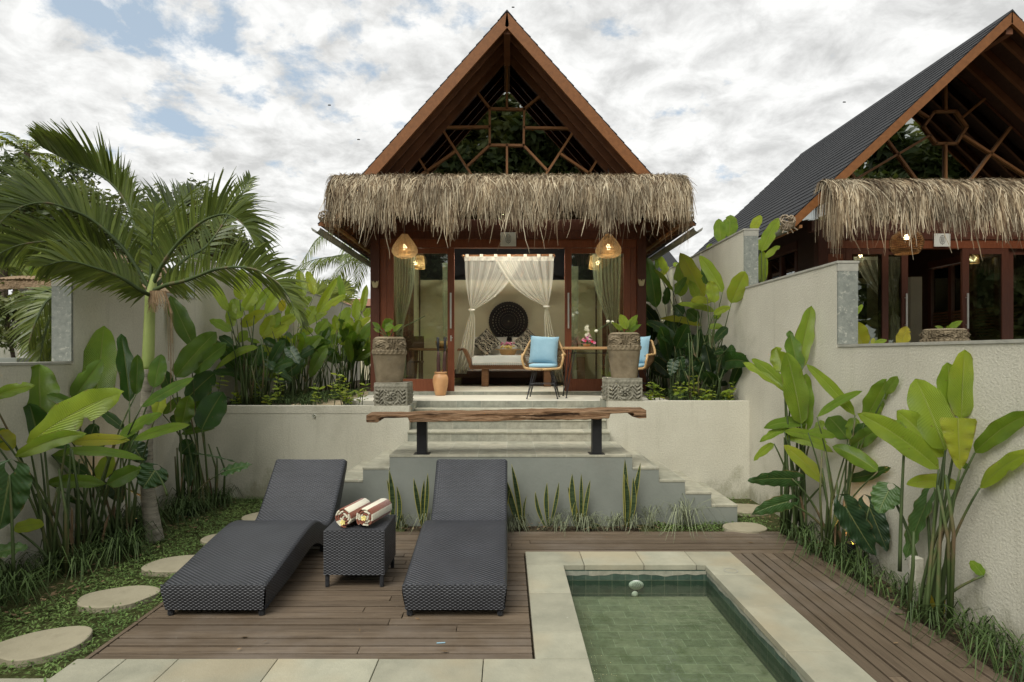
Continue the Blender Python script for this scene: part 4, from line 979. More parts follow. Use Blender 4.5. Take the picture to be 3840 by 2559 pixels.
for i in range(17):
    f = i/16*(len(prof)-1); j = min(int(f), len(prof)-2); q = f-j; r = prof[j][0]*(1-q)+prof[j+1][0]*q; z = prof[j][1]*(1-q)+prof[j+1][1]*q
    m.tube([c+Vector(((r+.003)*math.cos(k*.19635), (r+.003)*math.sin(k*.19635), z)) for k in range(33)], .0045, 4, False)
m.build('basket_shade', 'rattan_dark', t)
m = MB(); m.lathe([(.004, .12), (.02, .11), (.032, .075), (.03, .05), (.004, .035)], 14, c); m.build('bulb', 'bulb', t, True)
m = MB(); m.tube([c+Vector((0, 0, .12)), c+Vector((0, 0, .9))], .006, 6); m.build('cord', 'black_metal', t)
l = bpy.data.lights.new('pendant_lamp_bulb', 'POINT'); l.energy = .8; l.color = (1, .7, .35); l.shadow_soft_size = .03
o = bpy.data.objects.new('pendant_lamp_bulb', l); C.objects.link(o); o.location = c+Vector((0, 0, .0)); attach(o, t)
# ------------------------------------------------------------------ ornaments
def post_ornament(u, v, label):
    c = P(u, v, 8.915); m = MB()
    for s in (-1, 1):
        m.prism([(0, -.05), (.030, -.045), (.045, .0), (.052, .06), (.035, .035), (.02, .055), (.01, .02), (0, .035)], -.012, .01, lambda a, b, y, s=s: (c.x+s*a, c.y+y, c.z+b))
    tag(m.build('post_ornament', 'ornament_cream', None, bevel=.003), label, 'ornament', 'carved ornaments on the pavilion posts')
post_ornament(862, 654, 'small cream carved ornament on the left pavilion post by the planter'); post_ornament(1474, 650, 'small cream carved ornament on the post beside the right chair')
def eave_ornament(u, v, Y, label, s=1.):
    c = P(u, v, Y); m = MB(); rg = random.Random(int(u))
    for k in range(46):
        a, b = rg.uniform(0, 6.283), rg.uniform(-1.3, 1.3); d = Vector((math.cos(a)*math.cos(b), math.sin(a)*math.cos(b), math.sin(b)))
        p = c+d*.06*s; e = d.cross(Vector((rg.uniform(-1, 1), rg.uniform(-1, 1), rg.uniform(-1, 1)))).normalized()*.045*s
        m.tube([p-e, p+d*.02*s, p+e], .006*s, 4)
    if s > 1:
        for k in range(5): a = -2.4+k*.42; m.bar(c, c+Vector((math.cos(a)*.17, -.02, math.sin(a)*.15)), .014, .01, (0, 1, 0))
    tag(m.build('eave_ornament', 'ornament_twig', None), label, 'ornament', 'twig ornaments hung at the eaves')
eave_ornament(745, 498, 7.98, 'round twig ornament at the left eave corner of the left pavilion'); eave_ornament(1581, 499, 7.98, 'round twig ornament at the right eave corner of the left pavilion'); eave_ornament(1808, 512, 7.7, 'spiky twig ornament at the eave corner of the right pavilion', 1.35)
# ------------------------------------------------------------------ veranda: pots, chairs, table, vase
def rosette(u, v, cu, cv, r):
    dx, dy = (u-cu), (v-cv); d = math.hypot(dx, dy)/r
    if d > 1.6: return 0
    a = math.atan2(dy, dx)
    if d < .22: return 1.
    if d < .34: return -.6
    if d < 1.: return .75*abs(math.cos(4*a))-.2-.6*(d > .92)
    return .55*math.sin(9*d+3*a)*(1.6-d)
def carve(u, v, asp):
    h = 0
    k = math.floor(u*4); cu = (k+.5)/4
    h = rosette(u*asp, v, cu*asp, .5, .27)
    if h == 0: h = .6*math.sin(26*v+9*math.sin(u*asp*9))*math.cos(u*asp*21+4*math.sin(v*8))
    return h
def pot(u, v0, v1, wpx, Y, label, rot, stain=False, name='carved_stone_pot', grp='carved stone pots on pedestals'):
    z0, z1 = P(u, v1, Y).z, P(u, v0, Y).z; c = P(u, v1, Y); hh = z1-z0; r = wpx/F*Y/2
    prof = [(.70, 0), (.735, .04), (.80, .2), (.87, .4), (.915, .6)]
    N = 96
    pr = []
    for i in range(N+1):
        f = i/N
        if f < .03: q = .76+.6*f
        elif f < .62: q = .778+.19*((f-.03)/.59)
        elif f < .88: q = .985+.012*math.sin((f-.62)/.26*3.14)
        else: q = .985-.20*((f-.88)/.12)**2.6
        pr.append((r*q, hh*f))
    pr += [(r*.70, hh*1.0), (r*.66, hh*.94)]
    def fn(a, b, z):
        f = z/hh
        if .64 < f < .70: return .016*abs(math.sin(a*3.1416*26))-.008
        if .715 < f < .95: return .026*carve(a, (f-.715)/.235, 4.6)-.014
        if .615 < f < .64 or .70 < f < .715: return .004
        return 0
    m = MB(); m.lathe(pr, 176, c, 3.6, rot, fn)
    o = m.build(name, 'carved_stone', None, True)
    return tag(o, label, 'pot', grp), c, hh, r
def pedestal(u0, u1, v0, v1, Y, label):
    a, b = P(u0, v1, Y), P(u1, v0, Y); w = b.x-a.x; h = b.z-a.z
    def ht(s, q):
        if q > .74: return .007*abs(math.sin(s*3.1416*9)) if .78 < q < .9 else 0
        if .08 < q < .68 and .04 < s < .96:
            qq = (q-.08)/.6; x = rosette((s-.5)*1.7, qq, 0, .5, .28)
            return .032*(x if x else .7*math.sin(22*qq+7*math.sin(s*16))*math.cos(s*38))
        return 0
    m = MB(); z = a.z
    m.grid(lambda i, j: (a.x+w*i, Y-ht(i, j), z+h*j), 70, 36); m.grid(lambda i, j: (b.x+ht(i, j), Y+w*i, z+h*j), 50, 30); m.grid(lambda i, j: (a.x-ht(i, j), Y+w*(1-i), z+h*j), 50, 30)
    m.add([(a.x, Y, z+h), (b.x, Y, z+h), (b.x, Y+w, z+h), (a.x, Y+w, z+h)], [(0, 1, 2, 3)]); m.add([(a.x, Y+w, z), (b.x, Y+w, z), (b.x, Y+w, z+h), (a.x, Y+w, z+h)], [(0, 1, 2, 3)])
    tag(m.build('stone_pedestal', 'carved_base', None, True), label, 'pedestal', 'carved stone pedestals')
pedestal(859.5, 936, 880, 933, 7.17, 'left carved stone block standing on the retaining wall'); pedestal(1396.5, 1476, 869.5, 922, 7.17, 'right carved stone block standing on the retaining wall')
for u, v0, v1, lab, rot in ((894.5, 775, 880.5, 'left carved stone pot with broad leaves, on its pedestal', .35), (1434, 765, 870, 'right carved stone pot, dark stain below its carved band', -.15)):
    pt, c, hh, r = pot(u, v0, v1, 75, 7.38, lab, rot)
    pl = thing('potted_plant', 'broad leaved plant growing in the %s carved stone pot' % ('left' if u < 1000 else 'right'), 'plant', c+Vector((0, 0, hh-.06)), 'plants in the carved pots')
    m = MB(); st = MB(); cc = c+Vector((0, 0, hh-.05)); rg = random.Random(int(u))
    if u < 1000: sp = [(855, 741, 874, 757, 15), (858, 755, 872, 764, 10), (905, 737, 882, 748, 26), (906, 752, 884, 757, 26), (925, 746, 903, 762, 14), (880, 742, 882, 756, 9), (898, 764, 888, 771, 14)]
    else: sp = [(1404, 739, 1425, 760, 9), (1412, 742, 1428, 759, 9), (1425, 722, 1440, 757, 26), (1465, 724, 1444, 760, 24), (1474, 746, 1447, 764, 13), (1466, 738, 1452, 754, 14), (1420, 752, 1432, 762, 10), (1440, 760, 1446, 772, 13)]
    for tu, tv, bu, bv, w in sp:
        Yb = 7.38+rg.uniform(-.05, .05); b = P(bu, bv, Yb); t2 = P(tu, tv, Yb+rg.uniform(-.12, .02))
        leaf(m, b, t2, w/F*7.38, rg.uniform(-25, 25), .1, rg.uniform(.5, .74), n=10, m=3, kind='p'); st.tube(bez(b, (b+cc)/2+Vector((0, 0, .03)), cc-Vector((0, 0, .03)), 5), .006, 5)
    m.build('leaves', 'leaf', pl, True, tone=True); st.build('stalks', 'stem', pl, True)
    br = MB(); fl = MB()
    if u < 1000: ln = [P(907, 768, 7.36), P(930, 750, 7.33), P(955, 738, 7.3), P(977, 726, 7.3)]
    else: ln = [P(1420, 752, 7.36), P(1407, 741, 7.33), P(1397, 745, 7.3), P(1370, 761, 7.3)]
    br.tube(spline(ln, 12), .0055, 5); br.build('flower_stalk', 'stem', pl)
    if u > 1000:
        for q in (ln[2]+Vector((.0, 0, .03)), ln[1]+Vector((0, 0, .0)), ln[3]): fl.lathe([(.004, -.02), (.022, -.005), (.02, .012), (.004, .02)], 8, q)
        fl.build('blossom', 'petal_white', pl)
# rattan tub chair
def chair(cx, cy_, z, yaw, label, plabel, tilt=0):
    t = thing('rattan_chair', label, 'chair', (cx, cy_, z), 'rattan tub chairs on the terrace')
    Rm = Matrix.Rotation(yaw, 3, 'Z'); o = Vector((cx, cy_, z))
    def W(x, y, zz): return o+Rm@Vector((x, y, zz))          # chair faces -y
    def rim(s):        # s in [-1, 1]; 0 = middle of the back
        a = s*2.05; q = abs(s); h = .80-.02*q if q < .42 else (.80-.20*min(1, (q-.42)/.20)**.8 if q < .62 else .60-.02*(q-.62))
        r = .228+.02*q+(.04 if q > .55 else .04*max(0, (q-.35)/.2))
        return (math.sin(a)*r*1.05, math.cos(a)*r, h-.0)
    rp = [rim(-1+2*i/60) for i in range(61)]
    def drop(p, s): return [(p[0]+s*.012, p[1]-.03, p[2]-.03), (p[0]+s*.0, p[1]-.04, p[2]-.1), (p[0]*.9, p[1]-.02, .42), (p[0]*.6, p[1]-.06, .405), (0, p[1]-.09, .40)]
    full = [W(*q) for q in drop(rp[0], -1)[::-1]]+[W(*q) for q in rp]+[W(*q) for q in drop(rp[-1], 1)]
    m = MB(); m.tube(spline(full, 130), .017, 8); fr = m.build('frame', 'rattan', t, True)
    m = MB(); m.tube([W(.20*math.sin(k*.2094), .20*math.cos(k*.2094)*1.05-.0, .41) for k in range(31)], .012, 6, False)
    for i in range(1, 60):
        p = rp[i]; a = (-1+2*i/60)*2.05; b = (math.sin(a)*.20, math.cos(a)*.21, .41); mid = ((p[0]+b[0])/2*1.10, (p[1]+b[1])/2*1.10, (p[2]+b[2])/2)
        m.tube([W(*p), W(*mid), W(*b)], .0048, 4, False)
    for hz in (.50, .58):
        pts = []
        for i in range(0, 61, 2):
            a = (-1+2*i/60)*2.05; f = (hz-.41)/.3; r = .215+.03*f; pts.append(W(math.sin(a)*r*1.06, math.cos(a)*r*1.05, hz))
        m.tube(pts, .006, 4, False)
    m.build('woven_shell', 'rattan_dark', t, True)
    m = MB(); m.lathe([(.02, .40), (.19, .40), (.19, .412), (.02, .412)], 30, o); m.build('seat_base', 'rattan', t)
    m = MB(); m.lathe([(.01, .413), (.175, .413), (.195, .425), (.20, .445), (.19, .465), (.15, .476), (.01, .478)], 36, o, 3.2, yaw); m.build('seat_cushion', 'blue_fabric', t, True)
    for sx in (-1, 1):
        for sy in (-1, 1):
            m = MB()
            for k in (-1, 1): m.tube([W(sx*(.11+.02*k), sy*.12, .402), W(sx*.205, sy*.215, .012)], .0065, 6)
            m.lathe([(.012, 0), (.012, .014)], 8, W(sx*.207, sy*.217, 0)); m.build('leg', 'black_metal', t)
    m = MB(); q = [W(-.165, -.17, .2), W(.165, -.17, .2), W(.165, .17, .2), W(-.165, .17, .2)]
    for i in range(4): m.tube([q[i], q[(i+1) % 4]], .005, 5)
    m.build('stretcher', 'black_metal', t)
    m = MB(); mt = Rm@Matrix.Rotation(tilt, 3, 'Y')@Matrix.Rotation(R(78), 3, 'X')
    m.pillow(W(0, .075, .665), .405, .40, .15, mt, 14)
    tag(m.build('throw_pillow', 'blue_fabric', None, True), plabel, 'pillow', 'blue pillows on the rattan chairs')
chair(.505, 8.30, 1.10, R(-8), 'rattan tub chair in front of the open pavilion doors', 'light blue pillow on the chair facing the stairs', R(3))
chair(1.775, 8.40, 1.10, R(-38), 'rattan tub chair partly hidden behind the right carved pot', 'light blue pillow on the chair behind the right carved pot')
t = thing('terrace_table', 'wooden topped terrace table on thin black legs behind the right pot', 'table', (1.2, 8.45, 1.1))
m = MB(); rg = random.Random(8); k = 40
ring = [(1.21+.455*(abs(math.cos(a))**.75)*math.copysign(1, math.cos(a))*(1+.02*math.sin(5*a)), 8.46+.30*(abs(math.sin(a))**.75)*math.copysign(1, math.sin(a))) for a in (6.283*i/k for i in range(k))]
m.prism(ring, 1.772, 1.806, lambda a, b, z: (a, b, z)); m.build('table_top', 'table_wood', t, bevel=.006)
for sx in (-1, 1):
    for sy in (-1, 1):
        m = MB()
        for q in (-1, 1): m.tube([(1.2+sx*.30+q*.045, 8.45+sy*.16, 1.77), (1.2+sx*.385, 8.45+sy*.235, 1.11)], .0065, 6)
        m.lathe([(.014, 0), (.014, .012)], 8, (1.2+sx*.385, 8.45+sy*.235, 1.10)); m.build('leg', 'black_metal', t)
m = MB(); m.tube([(.9, 8.29, 1.72), (1.5, 8.29, 1.72)], .006, 5); m.tube([(.9, 8.61, 1.72), (1.5, 8.61, 1.72)], .006, 5); m.tube([(.88, 8.29, 1.72), (.88, 8.61, 1.72)], .006, 5); m.build('rail', 'black_metal', t)
# bouquet
bc = P(1349, 797, 8.36); bc.z = 1.807
t = thing('flower_bouquet', 'pink and red flower arrangement in a small bowl on the terrace table', 'flowers', bc)
m = MB(); m.lathe([(.03, 0), (.05, .015), (.06, .04), (.055, .042)], 20, bc); m.build('bowl', 'vase_wood', t, True)
rg = random.Random(4)
for nm, mt, n, zlo, zhi, rad in (('pink_blossoms', 'petal_pink', 34, .05, .17, .105), ('red_blossoms', 'petal_red', 10, .05, .13, .125), ('white_blossoms', 'petal_white', 22, .10, .29, .06), ('leaves', 'grass_blade', 30, .03, .14, .11)):
    m = MB()
    for k in range(n):
        f = rg.random(); a = rg.uniform(0, 6.283); r = rad*(1-.75*f)*rg.random()**.5; c = bc+Vector((r*math.cos(a), r*math.sin(a)-.01, zlo+(zhi-zlo)*f)); s = rg.uniform(.014, .024)
        for q in range(6):
            b = q*1.047; e = Vector((math.cos(b), -.5*rg.random(), math.sin(b))); sd = Vector((-math.sin(b), -.3, math.cos(b)))
            m.add([c, c+e*s*.6+sd*s*.45, c+e*s*1.1, c+e*s*.6-sd*s*.45], [(0, 1, 2, 3)])
    m.build(nm, mt, t, uv=False)
# wooden vase with umbrellas
vc = P(1012, 908, 8.76); vc.z = 1.10
m = MB(); m.lathe([(.072, 0), (.078, .02), (.10, .12), (.113, .20), (.112, .26), (.095, .30), (.078, .315), (.078, .325), (.090, .330), (.092, .345), (.080, .348), (.07, .32)], 32, vc, fn=lambda a, b, z: .004*math.sin(a*18.8))
tag(m.build('wooden_vase', 'vase_wood', None, True), 'turned pale wooden vase standing before the left door', 'vase')
for dx, ang, lab in ((-.022, -.02, 'left dark closed umbrella in the wooden vase'), (.045, .03, 'right dark closed umbrella in the wooden vase')):
    b = vc+Vector((dx, .0, .05)); d = Vector((ang, .02, 1)).normalized(); t = thing('umbrella', lab, 'umbrella', b, 'closed umbrellas in the wooden vase')
    m = MB(); m.tube([b, b+d*.25, b+d*.5, b+d*.60], [.012, .030, .026, .014], 10); m.build('folded_cloth', 'umbrella_cloth', t, True)
    m = MB(); m.tube([b+d*.60, b+d*.66, b+d*.80, b+d*.805], [.012, .020, .022, .014], 10); m.build('handle', 'black_metal', t, True)
# ------------------------------------------------------------------ inside the left pavilion
FZ = 1.145; FILL_W = 85
for x, lab in ((-1.43, 'lit drum pendant lamp inside, seen through the left door pane'), (1.43, 'lit drum pendant lamp inside, seen through the right door pane'),
    (5.97, 'small lit lamp seen through the leftmost pane of the right pavilion'), (8.26, 'small lit lamp seen through the pane right of the open door of the right pavilion')):
    c = Vector((x, 9.83, 3.21)) if abs(x) < 2 else Vector((x, 10.6, 3.42)); t = thing('pendant_lamp', lab, 'lamp', c, 'drum pendant lamps inside the pavilions'); m = MB()
    for k in range(30): a = 6.283*k/30; m.tube([c+Vector((.062*math.cos(a), .062*math.sin(a), .10)), c+Vector((.085*math.cos(a), .085*math.sin(a), -.10))], .0036, 4)
    for r, z in ((.062, .10), (.074, .0), (.085, -.10)): m.tube([c+Vector((r*math.cos(q*.2618), r*math.sin(q*.2618), z)) for q in range(25)], .006, 5, False)
    m.build('slat_shade', 'rattan', t, True)
    m = MB(); m.lathe([(.004, .04), (.03, .01), (.03, -.02), (.004, -.05)], 14, c); m.build('bulb', 'dim_bulb', t, True)
    m = MB(); m.tube([c+Vector((0, 0, .04)), c+Vector((0, 0, .8))], .005, 6); m.build('cord', 'black_metal', t)
    l = bpy.data.lights.new('pendant_lamp_bulb', 'POINT'); l.energy = 2.0 if abs(x) < 2 else (9. if x < 7 else 2.); l.color = (1, .88, .66); l.shadow_soft_size = .05
    o = bpy.data.objects.new('pendant_lamp_bulb', l); C.objects.link(o); o.location = c+Vector((0, 0, -.02)); attach(o, t)
c = Vector((0, 9.42, 3.88)); t = thing('pendant_lamp', 'added fill lamp with a pendant shade, unseen above the door head, brightening the left pavilion room', 'lamp', c)  # added fill lamp, out of sight above the doors, to brighten the room
m = MB(); m.lathe([(.10, .10), (.16, 0), (.20, -.10)], 28, c, cap=False); m.build('shade', 'net_dense', t, True); m = MB(); m.lathe([(.004, .05), (.035, .01), (.035, -.02), (.004, -.05)], 14, c); m.build('bulb', 'bulb', t, True)
m = MB(); m.tube([c+Vector((0, 0, .04)), c+Vector((0, 0, 2.0))], .006, 6); m.build('cord', 'black_metal', t)
l = bpy.data.lights.new('pendant_lamp_bulb', 'POINT'); l.energy = FILL_W; l.color = (1, .94, .82); l.shadow_soft_size = .08
o = bpy.data.objects.new('pendant_lamp_bulb', l); C.objects.link(o); o.location = c+Vector((0, 0, -.14)); attach(o, t)
t = thing('bed', 'low dark wooden platform bed with a white mattress under the net canopy', 'bed', (.03, 11.8, FZ))
m = MB(); m.box(-1.10, 1.14, 10.86, 13.05, FZ+.13, FZ+.24); m.box(-.85, .9, 11.1, 12.9, FZ, FZ+.128); m.build('platform', 'dark_wood', t, bevel=.006)
m = MB(); m.box(-.9, .95, 10.98, 13.0, FZ+.242, FZ+.53); m.build('mattress', 'white_fabric', t, bevel=.05)
for x, lab in ((-.36, 'white bed pillow on the left half of the bed'), (.46, 'white bed pillow on the right half of the bed')):
    m = MB(); m.pillow((x, 12.75, FZ+.72), .74, .48, .2, Matrix.Rotation(R(66), 3, 'X')); tag(m.build('bed_pillow', 'white_fabric', None, True), lab, 'pillow', 'white pillows on the bed')
for x, lab in ((-.42, 'black and cream patterned cushion standing on its corner, left on the bed'), (.43, 'black and cream patterned cushion standing on its corner, right on the bed')):
    m = MB(); m.pillow((x, 12.35, FZ+.80), .46, .46, .16, Matrix.Rotation(R(72), 3, 'X')@Matrix.Rotation(R(45), 3, 'Z')); tag(m.build('patterned_cushion', 'ikat', None, True), lab, 'cushion', 'patterned cushions on the bed')
c = Vector((.02, 11.6, FZ+.535)); t = thing('flower_tray', 'round basket tray of yellow and purple flowers on the bed', 'tray', c)
m = MB(); m.lathe([(.12, 0), (.15, .04), (.17, .10), (.26, .115), (.26, .125), (.15, .12)], 28, c); m.build('tray', 'rattan', t, True)
for nm, mt, zz in (('yellow_flowers', 'petal_yellow', .14), ('purple_flowers', 'petal_pink', .20)):
    m = MB(); rg = random.Random(6)
    for k in range(26): a = rg.uniform(0, 6.28); r = .17*rg.random(); q = c+Vector((r*math.cos(a), r*math.sin(a), zz+.05*rg.random())); m.lathe([(.002, -.02), (.026, 0), (.002, .02)], 6, q)
    m.build(nm, mt, t)
# daybed
t = thing('daybed', 'wooden daybed with scrolled ends and grey seat at the foot of the bed', 'daybed', (.05, 10.4, FZ))
m = MB(); m.box(-.64, .76, 10.32, 10.72, FZ+.30, FZ+.38); m.build('seat_rail', 'day_wood', t, bevel=.006)
for x, s in ((-.64, -1), (.76, 1)):
    m = MB(); sp = spline([(0, 0, .30), (.03, 0, .40), (.09, 0, .55), (.14, 0, .635), (.20, 0, .655), (.215, 0, .62)], 16)
    poly = [(x+s*p.x, FZ+p.z) for p in sp]; poly2 = [(x+s*(p.x-.06), FZ+p.z-.01+.03*(i/16)) for i, p in enumerate(sp)][::-1]
    m.prism(poly+poly2, 10.33, 10.71, lambda a, b, y: (a, y, b)); m.build('scroll_end', 'day_wood', t, bevel=.006)
for x in (-.38, .70):
    for y in (10.34, 10.64):
        m = MB(); m.box(x-.06, x+.06, y, y+.06, FZ, FZ+.298); m.build('leg', 'day_wood', t, bevel=.004)
m = MB(); m.grid(lambda a, b: (-.60+1.32*a, 10.30+.40*b, FZ+.39+.155*math.sin(min(1, b*2.2+.12)*1.57)*(1-.25*abs(2*a-1)**4)), 24, 8); m.grid(lambda a, b: (-.60+1.32*a, 10.299, FZ+.375+.030*b+.006*math.sin(a*230)), 120, 1); m.build('seat_cushion', 'grey_fabric', t, True)
# mandala
t = MB(); cM = P(1168.5, 738.6, 13.14); N = 96
vs, uvs = [], []
for i, r in enumerate((.02, .1, .2, .3, .38, .425)):
    for j in range(N): a = 6.283*j/N; q = r*(1+(.022*abs(math.sin(j*math.pi/2)) if i == 5 else 0)); vs.append((cM.x+q*math.cos(a), cM.y, cM.z+q*math.sin(a))); uvs.append((j/N if j else 0, r/.425))
t.add(vs, [(i*N+j, i*N+(j+1) % N, (i+1)*N+(j+1) % N, (i+1)*N+j) for i in range(5) for j in range(N)], uvs)
tag(t.build('mandala_carving', 'mandala', None, solid=.02), 'round dark carved mandala panel on the wall above the bed', 'wall carving')
# canopy
def cz(px, py, Y): return P(1041.7+.2344*px, 551.5+.2344*py, Y)
t = thing('bed_canopy', 'cream mosquito net canopy tied back on both sides over the bed', 'bed canopy', (.03, 10.85, 3.5))
m = MB(); m.tube([cz(95, 158, 10.83), cz(995, 150, 10.83)], .022, 10)
for px in (95, 990): m.tube([cz(px, 155, 10.83), cz(px, 155, 10.83)+Vector((0, 2.1, 0))], .022, 10)
m.build('canopy_rail', 'day_wood', t)
m = MB(); m.grid(lambda a, b: cz(110+875*a, 163+42*b, 10.80+.008*math.sin(a*60)), 80, 3)
for px in (135, 275, 415, 545, 705, 838, 955): p = cz(px, 172, 10.78); q = cz(px, 140, 10.78); m.box(p.x-.03, p.x+.03, 10.78, 10.79, p.z, q.z)
m.build('valance', 'net_dense', t)
def drape(x0, x1, kx, ky, sgn, nm):
    m = MB()
    def fn(a, b):
        w = 16 if a != 0 else 16
        px = x0+(x1-x0)*a; e = b**(1.0+1.1*abs(a-(0 if sgn < 0 else 1)))
        ex = kx+(a-.5)*26; q = b
        X = px*(1-q)+ex*q; Yp = 205+(ky-205)*q
        free = a if sgn < 0 else 1-a       # free edge sags
        Xs = X+(-sgn)*0; sag = 85*math.sin(q*3.1416)*free; X += -sgn*sag*.55; Yp += sag*.55
        pin = (1-free)*(-sgn)
        X += sgn*14*(1-free)*math.sin(q*3.1416)*-1*-1
        return cz(X, Yp, 10.80+.020*math.sin(a*42)*(1-.3*q)+(-.02 if sgn > 0 else .03))
    m.grid(fn, 110, 26, lambda a, b: (a*1.5, b)); m.build(nm, 'net', t, True)
drape(112, 662, 182, 690, -1, 'net_drape'); drape(412, 984, 914, 655, 1, 'net_drape')
def tail(pts, nm):
    m = MB()
    def fn(a, b):
        i = min(int(b*(len(pts)-1)), len(pts)-2); q = b*(len(pts)-1)-i
        l = pts[i][0]*(1-q)+pts[i+1][0]*q; r = pts[i][1]*(1-q)+pts[i+1][1]*q; y = pts[i][2]*(1-q)+pts[i+1][2]*q
        return cz(l+(r-l)*a, y, 10.79+.05*math.sin(a*25+b)*min(1, b*2+.2))
    m.grid(fn, 60, 20, lambda a, b: (a*1.2, b)); m.build(nm, 'net_dense', t, True)
tail([(168, 196, 690), (150, 212, 760), (95, 214, 960), (50, 200, 1150), (18, 130, 1312)], 'net_tail'); tail([(902, 928, 655), (888, 945, 740), (890, 985, 920), (910, 1040, 1150), (985, 1092, 1390)], 'net_tail')
for px, py in ((180, 688), (915, 655)):
    m = MB(); p = cz(px, py, 10.77); m.tube([p+Vector((.05*math.cos(k*.5236), .05*math.sin(k*.5236), 0)) for k in range(13)], .014, 6, False); m.build('tie_band', 'white_fabric', t)
m = MB(); pass
# curtains
def curtain(x0, x1, xg, zt, zg, label, Y=9.14, z0=FZ+.02, mt='sheer'):
    m = MB()
    def fn(a, b):
        z = zt+(z0-zt)*b; g = math.exp(-((z-zg)/.55)**2); w0 = x0+(x1-x0)*a; w1 = xg+(a-.5)*.10
        f = max(g, .0) if z > zg else max(g, .72); X = w0*(1-f)+w1*f
        return (X, Y+.028*math.sin(a*48)*(1-.5*f), z)
    m.grid(fn, 70, 30, lambda a, b: (a*1.2, b)); tag(m.build('curtain', mt, None, True), label, 'curtain', 'sheer curtains inside the doors')
curtain(-1.74, -1.40, -1.64, 3.26, 1.98, 'sheer curtain gathered inside the left door pane'); curtain(1.30, 1.74, 1.62, 3.26, 1.98, 'sheer curtain gathered inside the right door pane')
curtain(-1.10, -.98, -1.04, 3.26, 1.6, 'narrow sheer curtain behind the left door stile', 10.2); curtain(1.12, 1.26, 1.18, 3.26, 1.6, 'narrow sheer curtain behind the right door pane', 10.6)
# desk, stool, bowl, nightstand lamp
t = thing('desk', 'small dark wooden table behind the left door pane', 'table', (-1.25, 10.1, FZ))
m = MB(); m.box(-1.62, -.95, 9.9, 10.35, FZ+.62, FZ+.66); m.build('table_top', 'day_wood', t, bevel=.004)
for x in (-1.55, -1.02):
    for y in (9.95, 10.3): m = MB(); m.bar((x, y, FZ+.62), (x+(x+1.28)*.15, y, FZ), .05, .05); m.build('leg', 'day_wood', t)
t = thing('wooden_chair', 'dark wooden chair standing behind the left door pane beside the table', 'chair', (-1.5, 9.75, FZ))
m = MB(); m.box(-1.72, -1.38, 9.65, 9.98, FZ+.42, FZ+.45); m.build('seat', 'dark_wood', t); m = MB(); m.box(-1.72, -1.38, 9.95, 9.98, FZ+.62, FZ+.86); m.build('backrest', 'dark_wood', t)
for x in (-1.70, -1.43):
    for y, zt in ((9.66, .42), (9.94, .62)): m = MB(); m.box(x, x+.035, y, y+.035, FZ, FZ+zt-.001); m.build('leg', 'dark_wood', t)
m = MB(); m.lathe([(.06, 0), (.11, .05), (.13, .12), (.12, .12)], 20, (-1.08, 10.05, FZ+.661)); tag(m.build('fruit_bowl', 'rattan', None, True), 'bowl on the small table behind the left door pane', 'bowl')
t = thing('table_lamp', 'dark shaded lamp beside the bed at the right door stile', 'lamp', (1.38, 12.6, FZ+.5))
m = MB(); m.box(1.2, 1.62, 12.4, 12.9, FZ, FZ+.5); ns = tag(m.build('nightstand', 'day_wood', None, bevel=.005), 'wooden nightstand to the right of the bed', 'nightstand')
m = MB(); m.lathe([(.05, .0), (.03, .05), (.02, .16)], 14, (1.38, 12.6, FZ+.501)); m.build('lamp_base', 'dark_wood', t); m = MB(); m.lathe([(.13, .16), (.09, .42)], 24, (1.38, 12.6, FZ+.501)); m.build('lamp_shade', 'umbrella_cloth', t)
# inside the right pavilion
t = thing('bed_canopy', 'white net canopy seen through the dark glass of the right pavilion', 'bed canopy', (5.7, 10.4, 3.5))
def rz(px, py, Y=10.3): return P(1899.5+.1927*px, 520.8+.1927*py, Y)
m = MB(); m.grid(lambda a, b: rz(320+580*a, 360+40*b), 40, 2); m.build('valance', 'net_dense', t)
def fn2(a, b):
    q = b**1.2; return rz((320+570*a)*(1-q)+(800+20*(a-.5))*q, 400+590*b-60*(1-a)*math.sin(b*3.14)*-.6, 10.3+.03*math.sin(a*40))
m = MB(); m.grid(fn2, 80, 20, lambda a, b: (a*1.5, b)); m.build('net_drape', 'net', t, True)
m = MB(); m.grid(lambda a, b: rz(790+(760+150*a-790)*min(1, b*3), 990+400*b, 10.3+.03*math.sin(a*20)), 30, 8, lambda a, b: (a, b)); m.build('net_tail', 'net_dense', t, True)
m = MB(); a, b = rz(1003, 1400, 11.4), rz(1138, 600, 11.4); m.box(a.x, b.x, 11.4, 11.5, FZ, b.z); tag(m.build('partition_wall', 'plaster', None), 'pale pinkish partition wall seen through the open right pavilion door', 'wall', kind='thing')
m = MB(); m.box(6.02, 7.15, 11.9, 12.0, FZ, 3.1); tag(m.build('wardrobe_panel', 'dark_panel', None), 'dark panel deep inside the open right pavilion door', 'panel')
pt, c, hh, r = pot(2170, 756, 842, 80, 7.0, 'carved stone pot showing only its rim above the right garden wall', .2)
pl = thing('potted_plant', 'small green leaves rising from the pot behind the right garden wall', 'plant', c+Vector((0, 0, hh)))
m = MB()
for tu, tv, bu, bv, w in ((2148, 751, 2170, 758, 11), (2212, 738, 2180, 757, 17), (2155, 757, 2172, 760, 8), (2176, 749, 2180, 758, 9)): leaf(m, P(bu, bv, 7.0), P(tu, tv, 6.95), w/F*7, rnd.uniform(-20, 20), .1, .6, kind='p')
m.build('leaves', 'leaf', pl, True, tone=True)
m = MB(); m.box(5.6, 6.7, 6.6, 7.4, .2, 1.57); tag(m.build('planter_plinth', 'plaster'), 'plastered plinth under the pot behind the right garden wall', 'plinth')
m = MB(); m.box(3.2, 12., 8.2, 14., .2, 1.10); struct(m.build('terrace', 'terrace_tile'))
